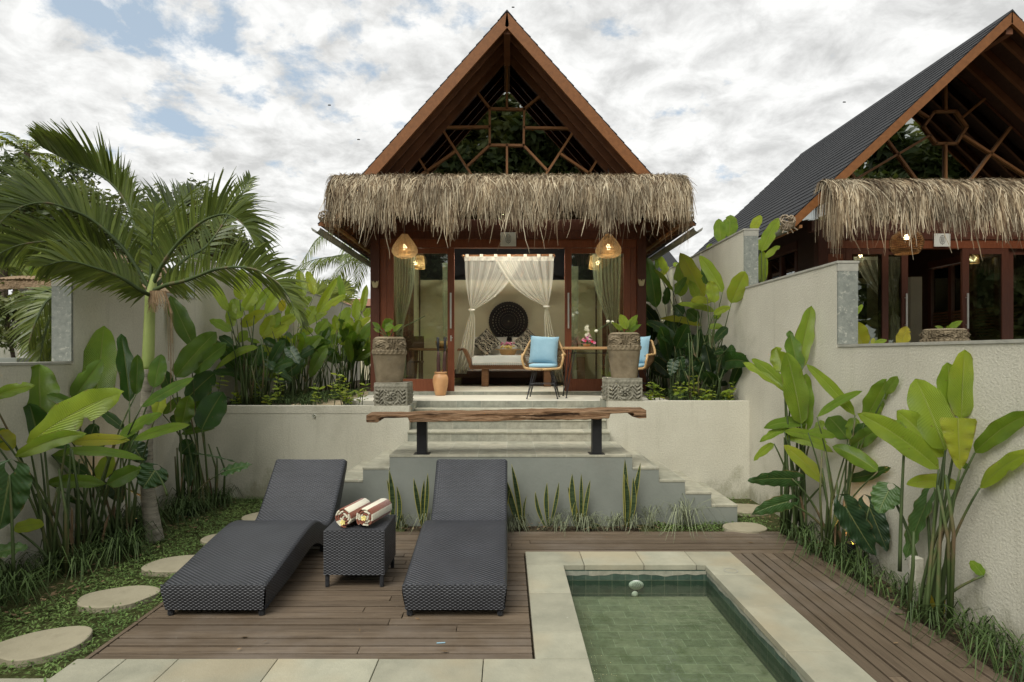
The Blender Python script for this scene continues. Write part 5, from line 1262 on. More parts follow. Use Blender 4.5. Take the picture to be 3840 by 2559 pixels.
# ================================================================== planting
def clampw(p, pad=.04):
    # keep leaves on the garden side of the walls
    if p.x > WR-pad and p.y < 13: s = (WR-pad)/p.x; return Vector((p.x*s, p.y*s, H+(p.z-H)*s))
    if p.x < WL+pad: s = (WL+pad)/p.x; return Vector((p.x*s, p.y*s, H+(p.z-H)*s))
    return p
def cv(k):      # crop coordinates -> survey coordinates
    a, b, sx = {'U': (0, 0, 1), 'RA': (1685, 704.7, .3908), 'RC': (1960.8, 765.9, .4884), 'LA': (0, 827.2, .3126), 'L1': (0, 245, .391), 'LB': (306, 551, .254), 'RB': (1440, 490, .2932), 'R7': (1899.5, 520.8, .1927)}[k]
    return lambda x, y: (a+sx*x, b+sx*y, sx)
def clump(label, cat, root, k, Y0, leaves, name='heliconia_plant', group=None, stems=0, sr=.013, z0=0., stem_mat='stem', dy=.12, clampit=True, spread=.10, petz=.55, seed=0):
    rg = random.Random(seed or len(label)*7+int(Y0*100)); f = cv(k); root = Vector(root)
    t = thing(name, label, cat, root, group); m, e, st = MB(), MB(), MB(); lf = ef = 0
    for L in leaves:
        bx_, by_, tx_, ty_, w, tone = L[:6]; o = L[6] if len(L) > 6 else {}
        u, v, s = f(bx_, by_); Yb = o.get('Y', Y0)+o.get('db', rg.uniform(-dy, dy)*.5); b = P(u, v, Yb)
        u, v, s = f(tx_, ty_); tp = P(u, v, Yb+o.get('dt', rg.uniform(-dy, dy)))
        if clampit: b, tp = clampw(b), clampw(tp)
        kind = o.get('k', 'h'); mb = e if kind == 'a' else m
        if kind == 'a': ef = 1
        else: lf = 1
        leaf(mb, b, tp, w*s/F*((b.y+tp.y)/2)*1.12, o.get('r', rg.uniform(-18, 18)), o.get('bd', .06), min(1, max(0, tone+rg.uniform(-.04, .04))), o.get('f', .22), kind, 16 if w*s > 25 else 10, 4 if w*s > 25 else 3, rg)
        if not o.get('np'):
            rt = root+Vector((rg.uniform(-spread, spread), rg.uniform(-spread, spread), -.02))
            if 'root' in o: uu, vv, _ = f(*o['root']); rt = P(uu, vv, Yb-.02); rt = clampw(rt, .06)
            c = Vector((rt.x*.75+b.x*.25, rt.y*.75+b.y*.25, rt.z+(b.z-rt.z)*petz))
            pts = bez(b, c, rt, 9); sr_ = sr*.78; r0 = sr_*.45; st.tube(pts, [r0+(sr_*.95-r0)*(i/9)**.8 for i in range(10)], 7)
    for i in range(stems):
        rt = root+Vector((rg.uniform(-spread, spread)*1.4, rg.uniform(-spread, spread)*1.2, -.02)); hh = rg.uniform(.4, .95)
        st.tube([rt, rt+Vector((rg.uniform(-.04, .04), rg.uniform(-.03, .03), hh*.6)), rt+Vector((rg.uniform(-.08, .08), rg.uniform(-.06, .02), hh))], [sr*.85, sr*.7, sr*.45], 7)
    if stems >= 5 and k in ('RA', 'RC', 'LA'):
        dd = MB()
        for i in range(3):
            b = root+Vector((rg.uniform(-spread, spread), rg.uniform(-spread, spread), rg.uniform(.28, .5))); a = rg.uniform(3.3, 6.1)
            leaf(dd, b, clampw(b+Vector((math.cos(a)*.06, math.sin(a)*.05, -rg.uniform(.2, .3)))), rg.uniform(.02, .04), rg.uniform(-50, 50), rg.uniform(.1, .3), .5, .6, n=8, m=2, rg=rg)
        dd.build('dead_leaves', 'dry_fibre', t, True)
    if lf: m.build('leaves', 'leaf', t, True, tone=True)
    if ef: e.build('leaves', 'ear_leaf', t, True, tone=True)
    st.build('stems', stem_mat, t, True)
    return t
A = lambda **k: dict(k='a', **k)
GH, GE = 'heliconia clumps along the garden walls', 'elephant ear plants in the beds'
# ---- right bed
clump('tall heliconia with upright leaves at the back corner of the right bed', 'plant', (2.70, 5.62, .03), 'RA', 5.55, [
 (375, 385, 460, -5, 95, .62), (385, 395, 328, 143, 95, .48, dict(r=25)), (298, 390, 250, 238, 108, .72, dict(r=-30)), (400, 690, 312, 268, 122, .6, dict(db=-.05)), (340, 512, 108, 308, 72, .63, dict(bd=.12)), (300, 490, 55, 330, 66, .74, dict(r=40, bd=.1)),
 (430, 735, 428, 393, 84, .62), (430, 690, 178, 716, 62, .55, dict(bd=.18)), (330, 705, 155, 797, 46, .6, dict(bd=.1)), (300, 770, 590, 858, 58, .72, dict(bd=.16, r=20)), (300, 735, 552, 802, 55, .66, dict(bd=.14)), (240, 808, 120, 908, 42, .7, dict(bd=.15)), (540, 1038, 297, 814, 84, .78, dict(bd=.05, db=-.2)), (470, 720, 540, 690, 60, .6, dict(bd=.1))],
 group=GH, stems=6, sr=.017)
clump('elephant ear with two leaves leaning over the stair foot', 'plant', (2.58, 5.42, .02), 'RA', 5.35, [
 (345, 1012, 84, 1026, 118, .42, A(r=-42, bd=.05, root=(545, 1330))), (318, 1148, 108, 1222, 112, .38, A(r=-35, bd=.06, root=(548, 1330)))], 'elephant_ear_plant', GE, sr=.018, dy=.1)
clump('heliconia with torn and browned leaves in the middle of the right bed', 'plant', (2.74, 5.05, .03), 'RA', 5.0, [
 (715, 640, 428, 338, 62, .66, dict(bd=.06)), (492, 650, 758, 497, 50, .55, dict(bd=.12)), (780, 660, 902, 428, 112, .58, dict(f=.4)), (895, 515, 968, 412, 60, .55), (672, 778, 560, 648, 128, .44, dict(r=15)), (852, 970, 582, 822, 84, .5, dict(bd=.1)), (672, 1012, 925, 946, 66, .22, dict(bd=-.05)), (690, 832, 878, 715, 88, .5), (440, 742, 602, 768, 52, .55, dict(bd=.12)), (718, 655, 690, 790, 72, .62), (700, 760, 800, 700, 70, .35)],
 group=GH, stems=5, sr=.013)
clump('dark elephant ear with two broad leaves against the right wall', 'plant', (2.74, 4.62, .02), 'RA', 4.6, [
 (665, 1185, 835, 1462, 185, .10, A(r=-12, bd=-.04, root=(740, 1500))), (800, 1180, 905, 1440, 150, .06, A(r=22, bd=-.04, root=(745, 1500)))], 'elephant_ear_plant', GE, sr=.015)
clump('light green elephant ear with one leaf facing the pool', 'plant', (2.72, 4.15, .03), 'RC', 4.2, [
 (168, 738, 118, 848, 150, .55, A(r=15, bd=.05, root=(335, 1230))), (345, 800, 245, 1068, 112, .62, A(r=38, bd=.0, f=.45, root=(372, 1290)))], 'elephant_ear_plant', GE, sr=.02)
clump('large yellow green heliconia nearest the viewer on the right', 'plant', (2.66, 3.78, .05), 'RC', 3.78, [
 (508, 405, 525, 78, 104, .72, dict(db=.02, r=0)), (460, 405, 443, 138, 98, .60, dict(db=.05)), (432, 552, 292, 214, 150, .66, dict(r=0)), (428, 580, 205, 365, 118, .76, dict(r=12, db=.02)), (402, 640, 20, 378, 104, .66, dict(bd=.10, f=.3, db=-.06)), (502, 642, 492, 398, 150, .82, dict(db=-.14, dt=.0, r=0, bd=.02, k='f', f=.3)), (572, 562, 850, 372, 84, .56, dict(bd=.12, dt=-.2)), (594, 728, 850, 560, 78, .72, dict(bd=.16, dt=-.25)), (500, 722, 250, 712, 66, .74, dict(bd=.18)), (535, 640, 520, 610, 30, .5), (612, 1142, 550, 1070, 44, .6), (245, 440, 150, 415, 40, .6, dict(root=(218, 1120)))],
 group=GH, stems=3, sr=.016, spread=.10)
clump('small plant with drying yellow leaves at the base of the right heliconia', 'plant', (2.60, 3.88, .03), 'RC', 3.86, [
 (372, 1345, 345, 1215, 40, .97), (400, 1350, 418, 1215, 42, .98), (360, 1350, 352, 1260, 30, .95)], 'yellowing_plant', sr=.008)
# ---- left bed
clump('heliconia with the widest bright leaf at the left edge', 'plant', (-3.55, 4.72, .03), 'LA', 4.7, [
 (300, 408, 290, 32, 215, .52, dict(r=0, db=.1)), (300, 680, 215, 320, 200, .28, dict(db=.16)), (212, 615, 902, 240, 225, .68, dict(bd=.10, r=-5, dt=-.1, db=-.25)), (118, 712, 632, 545, 108, .62, dict(bd=.12, r=20, db=-.3)), (-70, 285, 258, 188, 84, .62, dict(bd=.12, r=15, db=-.2)), (-20, 530, 88, 665, 120, .88, dict(bd=.15, db=-.2)), (540, 332, 342, 258, 70, .42, dict(bd=.1)), (98, 1245, 325, 1212, 92, .74, dict(bd=.12, db=-.2)), (-30, 620, 30, 500, 70, .45), (520, 640, 300, 620, 50, .2)],
 group=GH, stems=7, sr=.016, spread=.14)
clump('dark elephant ear with a huge ribbed leaf at the left picture edge', 'plant', (-3.35, 4.25, .02), 'LA', 4.25, [
 (70, 850, -5, 1245, 320, .34, A(r=10, bd=-.04, root=(100, 1560))), (-40, 1425, 208, 1382, 165, .60, A(r=-30, bd=.1, root=(40, 1560)))], 'elephant_ear_plant', GE, sr=.017)
clump('heliconia with a tall upright leaf and a yellowing leaf beside the palm', 'plant', (-3.55, 5.25, .03), 'LA', 5.25, [
 (690, 400, 765, -250, 215, .55, dict(db=.12, r=0)), (540, 295, 752, -2, 126, .46), (528, 602, 955, 590, 84, .90, dict(bd=.05, r=10, db=-.2)), (380, 700, 1070, 738, 66, .56, dict(bd=.14, r=25, db=-.25)), (350, 908, 778, 912, 96, .50, dict(bd=.10, r=30, db=-.3)), (788, 918, 1038, 798, 118, .48, dict(r=0, db=-.2)), (738, 882, 822, 700, 108, .66), (622, 1055, 468, 1020, 40, .3), (912, 512, 728, 368, 70, .26), (858, 592, 1192, 395, 84, .52, dict(bd=.14, db=-.15)), (985, 592, 1396, 478, 72, .54, dict(bd=.1, db=-.15)), (1040, 345, 1425, 135, 82, .42, dict(bd=.05, db=-.2)), (952, 312, 888, -190, 118, .30, dict(r=30, root=(950, 1200))), (1000, 255, 1010, -40, 84, .36), (1132, 205, 1186, -40, 108, .40, dict(db=.12)), (1148, 402, 1186, 250, 92, .76), (620, 700, 800, 560, 90, .2), (520, 780, 640, 840, 80, .25, dict(bd=.1)), (700, 470, 640, 640, 90, .2), (900, 700, 1000, 540, 100, .3), (640, 830, 380, 700, 80, .4, dict(bd=.1, r=20))],
 group=GH, stems=9, sr=.015, spread=.18)
clump('dark broad leaved heliconia in the corner of the retaining wall', 'plant', (-3.42, 6.6, .03), 'LA', 6.55, [
 (443, 963, 330, 518, 150, .30, dict(db=.1))][:0]+[
 (1422, -100, 1250, -470, 120, .42, dict(r=0, db=.15)), (1292, 128, 1590, -205, 158, .42, dict(r=0, db=-.3)), (1412, 92, 1668, -118, 130, .40, dict(db=-.2)), (1370, 290, 1580, 95, 165, .24, dict(db=-.1)), (1340, 482, 1388, 262, 128, .50, dict(db=-.3, f=.35)), (1482, 515, 1640, 236, 180, .26, dict(r=0, db=-.2)), (1330, 548, 1580, 503, 44, .44, dict(bd=.1)), (1198, 402, 1330, 272, 60, .56), (1260, 250, 1190, 60, 90, .3), (1420, 600, 1330, 690, 110, .18), (1250, 420, 1420, 520, 80, .3), (1400, 380, 1500, 230, 70, .36)],
 group=GH, stems=7, sr=.016, spread=.16)
clump('dark ribbed elephant ear in front of the palm trunk', 'plant', (-3.25, 5.9, .02), 'LA', 5.35, [
 (1138, 812, 1050, 945, 250, .26, A(r=-8, bd=.0, db=-.1, root=(1230, 1000))), (985, 640, 1060, 760, 170, .14, A(r=10, bd=.05)), (800, 900, 900, 1050, 150, .08, A(bd=.05))], 'elephant_ear_plant', GE, sr=.015)
clump('elephant ear reaching right along the retaining wall', 'plant', (-3.35, 6.75, .02), 'LA', 6.6, [
 (1672, 812, 1852, 770, 128, .42, A(r=-35, bd=.03, db=-.3, root=(1440, 985))), (1450, 690, 1768, 762, 60, .34, A(r=-62, bd=.06, db=-.1, root=(1420, 985))), (1405, 690, 1392, 935, 118, .28, A(r=20, bd=.0, root=(1380, 985)))], 'elephant_ear_plant', GE, sr=.012)
# ---- raised left planter: three hand placed groups, depth follows the wall
def planter(items, X, k='LB'):
    out = []; items = [(*i[:5], min(1, i[5]+.07 if i[5] > .45 else i[5]), *i[6:]) for i in items]
    for it in items:
        f = cv(k); u, v, s = f((it[0]+it[2])/2, 0); Y = min(13, max(7.45, F*X/abs(CX-u)))
        o = dict(it[6]) if len(it) > 6 else {}; o['Y'] = Y; out.append((*it[:6], o))
    return out
clump('bright heliconia group at the left end of the raised planter', 'plant', (-3.3, 7.62, 1.05), 'LB', 7.6, planter([
 (855, 650, 660, 313, 84, .66), (965, 548, 990, 262, 122, .68, dict(r=0)), (1120, 420, 1130, 268, 82, .68), (935, 722, 922, 533, 128, .62), (1000, 642, 1160, 388, 118, .66), (1050, 700, 1262, 418, 84, .62), (980, 790, 1195, 640, 100, .72, dict(r=25)), (890, 830, 690, 728, 88, .50, dict(bd=.1)), (960, 930, 1025, 820, 80, .58), (1130, 975, 740, 1180, 62, .54, dict(bd=.25)), (1150, 972, 1282, 1070, 74, .66, dict(bd=.22)), (880, 800, 890, 560, 90, .6), (900, 960, 780, 870, 80, .22), (1000, 900, 1150, 935, 40, .5, dict(bd=.1))], 3.36), group=GH, stems=7, sr=.014, spread=.14)
clump('bright heliconia group in the middle of the raised left planter', 'plant', (-3.25, 8.6, 1.05), 'LB', 8.6, planter([
 (1200, 672, 1352, 400, 96, .66), (1165, 882, 1272, 680, 108, .68, dict(r=20)), (1175, 900, 1410, 782, 105, .70, dict(r=0)), (1540, 522, 1502, 272, 88, .66), (1640, 500, 1572, 283, 80, .68), (1300, 902, 1442, 925, 84, .72, dict(bd=.1, r=40)), (1350, 952, 1720, 915, 62, .66, dict(bd=.14)), (1500, 852, 1634, 815, 70, .62), (1500, 802, 1760, 660, 56, .66, dict(bd=.08)), (1340, 650, 1350, 540, 60, .84), (1400, 720, 1450, 560, 80, .6), (1310, 780, 1480, 690, 90, .66, dict(bd=.08)), (1260, 800, 1330, 660, 80, .6), (1450, 640, 1620, 520, 80, .6), (1400, 1000, 1330, 890, 90, .3), (1290, 960, 1180, 900, 80, .25)], 3.32), group=GH, stems=9, sr=.013, spread=.2)
clump('bright heliconia group beside the left pavilion post', 'plant', (-3.1, 10.3, 1.05), 'LB', 10.3, planter([
 (1650, 682, 1846, 343, 72, .64, dict(f=.5)), (1690, 662, 1930, 500, 74, .66), (1540, 780, 1648, 598, 96, .64), (1860, 792, 1962, 610, 98, .60), (2010, 722, 2022, 528, 78, .66), (2070, 652, 2112, 408, 58, .70), (1970, 832, 2148, 700, 64, .74), (1960, 852, 1965, 700, 72, .76), (1840, 822, 1822, 680, 76, .66, dict(r=30)), (1660, 860, 1760, 715, 90, .5), (1780, 860, 1990, 735, 50, .66, dict(bd=.1)), (1850, 930, 2010, 900, 80, .62), (1980, 870, 2145, 845, 46, .74, dict(bd=.1)), (2090, 700, 2148, 620, 60, .66), (1640, 980, 1500, 1060, 90, .2), (1740, 900, 1690, 830, 80, .4), (1900, 560, 1860, 320, 60, .5), (2010, 990, 2110, 935, 60, .64)], 3.0), group=GH, stems=12, sr=.013, spread=.28)
def autoclump(label, root, hgt, n, seed, tone=(.15, .5), w=(.14, .24), mult=1., group=GH):
    rg = random.Random(seed); root = Vector(root); t = thing('heliconia_plant', label, 'plant', root, group); m, st = MB(), MB()
    for i in range(n):
        a = rg.uniform(0, 6.283); rt = root+Vector((rg.uniform(-.18, .18), rg.uniform(-.2, .2), -.02)); hb = hgt*rg.uniform(.25, .72)
        b = rt+Vector((math.cos(a)*.12, math.sin(a)*.12, hb)); L = rg.uniform(.35, .62)*mult; el = rg.uniform(.1, 1.35)
        tp = b+Vector((math.cos(a)*math.cos(el), math.sin(a)*math.cos(el), math.sin(el)))*L
        b, tp = clampw(b), clampw(tp)
        if tp.z > root.z+hgt: tp.z = root.z+hgt
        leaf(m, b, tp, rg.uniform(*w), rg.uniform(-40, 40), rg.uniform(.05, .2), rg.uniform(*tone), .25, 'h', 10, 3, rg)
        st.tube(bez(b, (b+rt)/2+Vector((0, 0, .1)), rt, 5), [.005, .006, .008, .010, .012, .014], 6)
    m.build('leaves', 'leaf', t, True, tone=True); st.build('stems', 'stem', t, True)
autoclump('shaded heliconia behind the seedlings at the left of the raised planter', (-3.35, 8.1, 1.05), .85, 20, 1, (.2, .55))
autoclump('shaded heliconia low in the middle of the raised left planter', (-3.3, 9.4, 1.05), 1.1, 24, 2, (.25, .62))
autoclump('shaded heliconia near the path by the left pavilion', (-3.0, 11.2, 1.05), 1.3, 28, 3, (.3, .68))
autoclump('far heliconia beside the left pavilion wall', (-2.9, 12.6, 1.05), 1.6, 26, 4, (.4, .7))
clump('elephant ear with drooping leaves over the seedlings of the left planter', 'plant', (-2.75, 8.0, 1.05), 'LB', 8.0, [
 (1240, 1130, 1450, 1290, 110, .26, A(r=-30, bd=.08, root=(1100, 1330))), (1190, 1260, 1430, 1305, 70, .38, A(r=-50, bd=.06, root=(1110, 1340))), (1420, 1000, 1500, 1130, 130, .12, A(bd=.05))], 'elephant_ear_plant', GE, sr=.009)
# ---- raised right planter
def rplanter(items, X): return planter(items, X, 'RB')
clump('bright heliconia in front of the tall right wall', 'plant', (2.52, 7.75, 1.08), 'RB', 7.8, rplanter([
 (605, 662, 418, 310, 122, .80, dict(r=0)), (425, 655, 432, 370, 108, .58, dict(r=10)), (752, 620, 570, 333, 92, .64), (820, 705, 932, 458, 132, .70, dict(r=0)), (560, 690, 492, 528, 66, .64), (622, 560, 605, 400, 58, .34), (690, 702, 652, 530, 92, .68), (690, 772, 398, 712, 56, .60, dict(bd=.12)), (660, 700, 500, 690, 60, .72, dict(bd=.2)), (682, 795, 815, 738, 52, .66, dict(bd=.14)), (588, 882, 262, 826, 54, .76, dict(bd=.12)), (710, 790, 720, 830, 60, .5), (795, 900, 690, 1010, 70, .14, dict(bd=.15)), (560, 840, 470, 760, 90, .34), (640, 900, 760, 890, 50, .52, dict(bd=.1)), (760, 1080, 690, 1100, 50, .18), (820, 1030, 830, 1120, 40, .25)], 2.64), group=GH, stems=9, sr=.013, spread=.16)
clump('dark heliconia between the pavilion post and the right wall', 'plant', (2.45, 9.0, 1.08), 'RB', 9.0, rplanter([
 (232, 742, 155, 345, 112, .36, dict(r=0)), (365, 612, 215, 440, 38, .62, dict(bd=.15)), (300, 720, 320, 580, 60, .30), (240, 800, 160, 765, 40, .6, dict(bd=.1)), (300, 915, 150, 868, 46, .50, dict(bd=.14)), (440, 800, 370, 725, 84, .18), (380, 640, 470, 500, 50, .4), (180, 700, 150, 600, 60, .3)], 2.45), group=GH, stems=6, sr=.012, spread=.18)
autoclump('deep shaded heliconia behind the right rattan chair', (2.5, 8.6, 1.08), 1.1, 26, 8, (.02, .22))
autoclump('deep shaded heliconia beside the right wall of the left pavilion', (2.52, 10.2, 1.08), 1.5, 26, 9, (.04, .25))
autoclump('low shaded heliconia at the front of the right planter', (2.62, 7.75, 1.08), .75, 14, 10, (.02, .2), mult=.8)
clump('elephant ear with low dark leaves behind the right planter seedlings', 'plant', (2.3, 7.7, 1.08), 'RB', 7.7, [
 (600, 1170, 465, 1238, 120, .20, A(r=-30, bd=.05, root=(640, 1300))), (370, 1170, 345, 1275, 110, .10, A(root=(400, 1300))), (420, 1150, 440, 1240, 100, .12, A(root=(410, 1300)))], 'elephant_ear_plant', GE, sr=.009)
def backleaves(label, k, Y, lv, root): return clump(label, 'plant', root, k, Y, lv, group=GH, clampit=False, sr=.012, spread=.05)
backleaves('heliconia tips rising behind the tall right wall', 'RB', 9.4, [(740, 230, 718, 45, 88, .62), (805, 190, 812, 14, 112, .56), (640, 300, 665, 240, 50, .7)], (3.45, 9.4, 0))
backleaves('bright heliconia rising behind the middle right wall', 'RB', 7.7, [(985, 135, 1048, 16, 72, .80), (1055, 300, 1192, 38, 88, .68), (1062, 560, 1066, 292, 78, .74), (1085, 350, 1202, 256, 48, .68), (1040, 290, 1035, 205, 40, .7)], (3.3, 7.7, 0))
backleaves('yellow heliconia leaves just behind the low right wall', 'R7', 5.75, [(440, 1440, 318, 1125, 205, .86), (880, 1440, 962, 1188, 135, .93), (570, 1400, 718, 1352, 62, .66), (545, 1430, 560, 1330, 50, .84), (335, 1060, 428, 928, 58, .64)], (3.5, 5.75, 0))
backleaves('bright heliconia seen past the right eave of the left pavilion', 'RB', 10.2, [(310, 470, 255, 335, 56, .78), (240, 440, 232, 350, 30, .5), (390, 420, 375, 385, 36, .7), (270, 490, 330, 420, 46, .82)], (3.4, 10.2, 0))
# ---- seedlings
def seedling(x, y, z, h, seed, label, group):
    rg = random.Random(seed); t = thing('seedling', label, 'seedling', (x, y, z), group); m, st = MB(), MB()
    for q in range(rg.choice((1, 2, 2, 3))):
        b = Vector((x+rg.uniform(-.05, .05), y+rg.uniform(-.03, .03), z-.02)); hh = h*rg.uniform(.7, 1.); tip = b+Vector((rg.uniform(-.07, .07), rg.uniform(-.05, .05), hh))
        st.tube([b, (b+tip)/2+Vector((rg.uniform(-.03, .03), 0, 0)), tip], [.006, .005, .003], 5)
        for i in range(rg.randint(4, 6)):
            c = b+(tip-b)*(.35+.65*i/5.); a = rg.uniform(0, 6.28)
            for k in range(2):
                aa = a+3.14*k+rg.uniform(-.4, .4); L = rg.uniform(.06, .10)
                leaf(m, c, c+Vector((math.cos(aa)*L, math.sin(aa)*L, rg.uniform(-.02, .04))), L*.52, rg.uniform(-20, 20), .12, rg.uniform(.6, .84), .2, n=5, m=2, kind='p', rg=rg, face=Vector((0, -.5, 1)))
    m.build('leaves', 'leaf', t, True, tone=True); st.build('stems', 'stem', t)
for i, (u, h) in enumerate(((494, .42), (524, .2), (575, .46), (612, .22), (634, .44), (705, .40), (722, .3), (763, .46), (778, .48), (800, .42), (822, .36), (790, .2))):
    x = (u-CX)/F*7.42; seedling(x, 7.42+.25*(i % 3)/2, 1.045, h, i+50, 'yellow green seedling along the front edge of the left raised planter', 'seedlings along the left planter edge')
for i, (u, h) in enumerate(((1499, .22), (1519, .34), (1557, .40), (1601, .46), (1616, .24), (1642, .36), (1680, .34), (1633, .16), (1668, .22))):
    x = (u-CX)/F*7.42; seedling(x, 7.42+.2*(i % 2), 1.08, h, i+80, 'yellow green seedling along the front edge of the right raised planter', 'seedlings along the right planter edge')
# ---- snake plants before the stair wall
def snakeplant(label, blades, i):
    f = lambda x, y: (735.3+x*.4167, 906.9+y*.4167); rg = random.Random(i+5); r = f(*blades[0][2:4]); root = P(r[0], 0, 5.93); root.z = 0
    t = thing('snake_plant', label, 'snake plant', root, 'snake plants along the stair wall'); m = MB()
    for (a, b, c, d, w) in blades:
        Y = 5.93+rg.uniform(-.05, .05); tp, bs = P(*f(a, b), Y-.02), P(*f(c, d), Y); bs.z = -.01
        dd = (tp-bs).normalized(); sd = dd.cross(Vector((rg.uniform(-.5, .5), -1, 0))).normalized(); n = 12; cvx = Vector((rg.uniform(-.03, .03), 0, 0)); W = w*.4167/F*Y
        def fn(s, q): 
            hw = W*(.45+.75*math.sin(min(1, s*1.05)*2.4))*(1-s**5)*.46; e = (2*q-1)*hw; nn = sd.cross(dd)
            return bs+(tp-bs)*s+cvx*math.sin(s*3.14)*1.+sd*e+nn*(-.25*hw*(1-(2*q-1)**2))
        m.grid(fn, n, 4, lambda s, q: (q, s))
    m.build('blades', 'snake_leaf', t, True, solid=.003)
for i, (lab, b) in enumerate((
 ('snake plant between the side table and the stairs, leftmost of the row', [(381, 413, 398, 690, 30), (368, 465, 392, 640, 20), (423, 503, 425, 725, 24), (437, 590, 470, 722, 24)]),
 ('thin snake plant just left of the right lounger backrest', [(516, 460, 563, 692, 26), (594, 435, 572, 692, 26), (575, 470, 566, 690, 22)]),
 ('snake plant with the tallest thin blade just right of the right lounger backrest', [(1056, 383, 1112, 692, 28), (1018, 452, 1104, 690, 36), (1046, 525, 1008, 680, 36), (1140, 556, 1134, 732, 12)]),
 ('small snake plant with three spread blades right of centre', [(1187, 535, 1246, 702, 22), (1252, 485, 1260, 692, 26), (1318, 482, 1270, 688, 20)]),
 ('snake plant with broken tips and a fallen blade', [(1391, 435, 1420, 690, 34), (1441, 436, 1440, 690, 22), (1366, 508, 1432, 660, 28), (1490, 470, 1452, 680, 24), (1545, 722, 1430, 600, 30), (1412, 582, 1418, 690, 22)]),
 ('tallest snake plant at the right end of the row', [(1682, 352, 1684, 690, 30), (1680, 440, 1690, 700, 34), (1768, 375, 1700, 695, 28), (1726, 455, 1704, 690, 28)]))): snakeplant(lab, b, i)
# ---- arching grasses
def tuft(m, x, y, z, L, n, rg, w=.008, lean=None):
    for k in range(n):
        a = rg.uniform(0, 6.283); l = L*rg.uniform(.6, 1.15); out = rg.uniform(.45, 1.15); b = Vector((x+rg.uniform(-.03, .03), y+rg.uniform(-.03, .03), z-.01)); d = Vector((math.cos(a), math.sin(a), 0))
        if lean: d = (d+lean).normalized()
        pts = [b, b+d*l*.22*out+Z*l*.42, b+d*l*.55*out+Z*l*(.62-.12*out), b+d*l*.85*out+Z*l*(.55-.42*out), b+d*l*(1.0)*out+Z*l*(.45-.75*out*rg.uniform(.6, 1))]
        for p in pts: p.z = max(p.z, z+.004)
        ribbon(m, pts, w*.8, w*.2, d.cross(Z), mid=w)
def grass(name, mat, spots, L, n, seed, w=.008, lean=None):
    rg = random.Random(seed); m = MB()
    for x, y, z in spots: tuft(m, x, y, z, L*rg.uniform(.8, 1.2), n, rg, w, lean)
    o = m.build(name, mat, None, uv=False); o['kind'] = 'stuff'; return o
rg = random.Random(77)
sp = []
for i in range(38):
    y = 3.0+2.65*i/38+rg.uniform(-.05, .05); x = rg.uniform(2.63, 2.84) if i % 3 else rg.uniform(2.58, 2.66); sp.append((x, y, .0))
tag(grass('border_grass', 'grass_blade', sp, .32, 15, 1, .008), 'dark arching grass along the foot of the right wall', 'grass')
sp = []
for i in range(78):
    y = 3.7+3.3*i/78+rg.uniform(-.05, .05); x = -3.66+rg.uniform(-.06, .42)+.1*math.sin(y*4); sp.append((x, y, .0))
tag(grass('border_grass', 'grass_blade', sp, .36, 17, 2, .008), 'dark arching grass under the plants of the left bed', 'grass')
sp = [(-3.5+rg.uniform(0, 1.15), 7.5+rg.uniform(0, 2.3), 1.045) for i in range(60)]+[(rg.uniform(2.2, 2.85), rg.uniform(7.4, 9), 1.08) for i in range(34)]
tag(grass('planter_grass', 'grass_blade', sp, .20, 22, 3, .008), 'low dark grass carpeting the raised planters', 'grass')
sp = [(rg.uniform(-.05, 1.35), rg.uniform(5.82, 5.98), 0) for i in range(17)]+[(rg.uniform(-1.1, -.7), 5.9, 0) for i in range(2)]
tag(grass('pale_grass', 'pale_grass', sp, .24, 22, 4, .006), 'pale arching grass between the snake plants', 'grass')
sp = [(1.72, 5.93, 0), (1.80, 5.90, 0), (1.42, 5.92, 0)]
tag(grass('pale_grass', 'pale_grass', sp, .46, 30, 5, .007), 'taller pale grass tufts by the right half of the stair wall', 'grass')
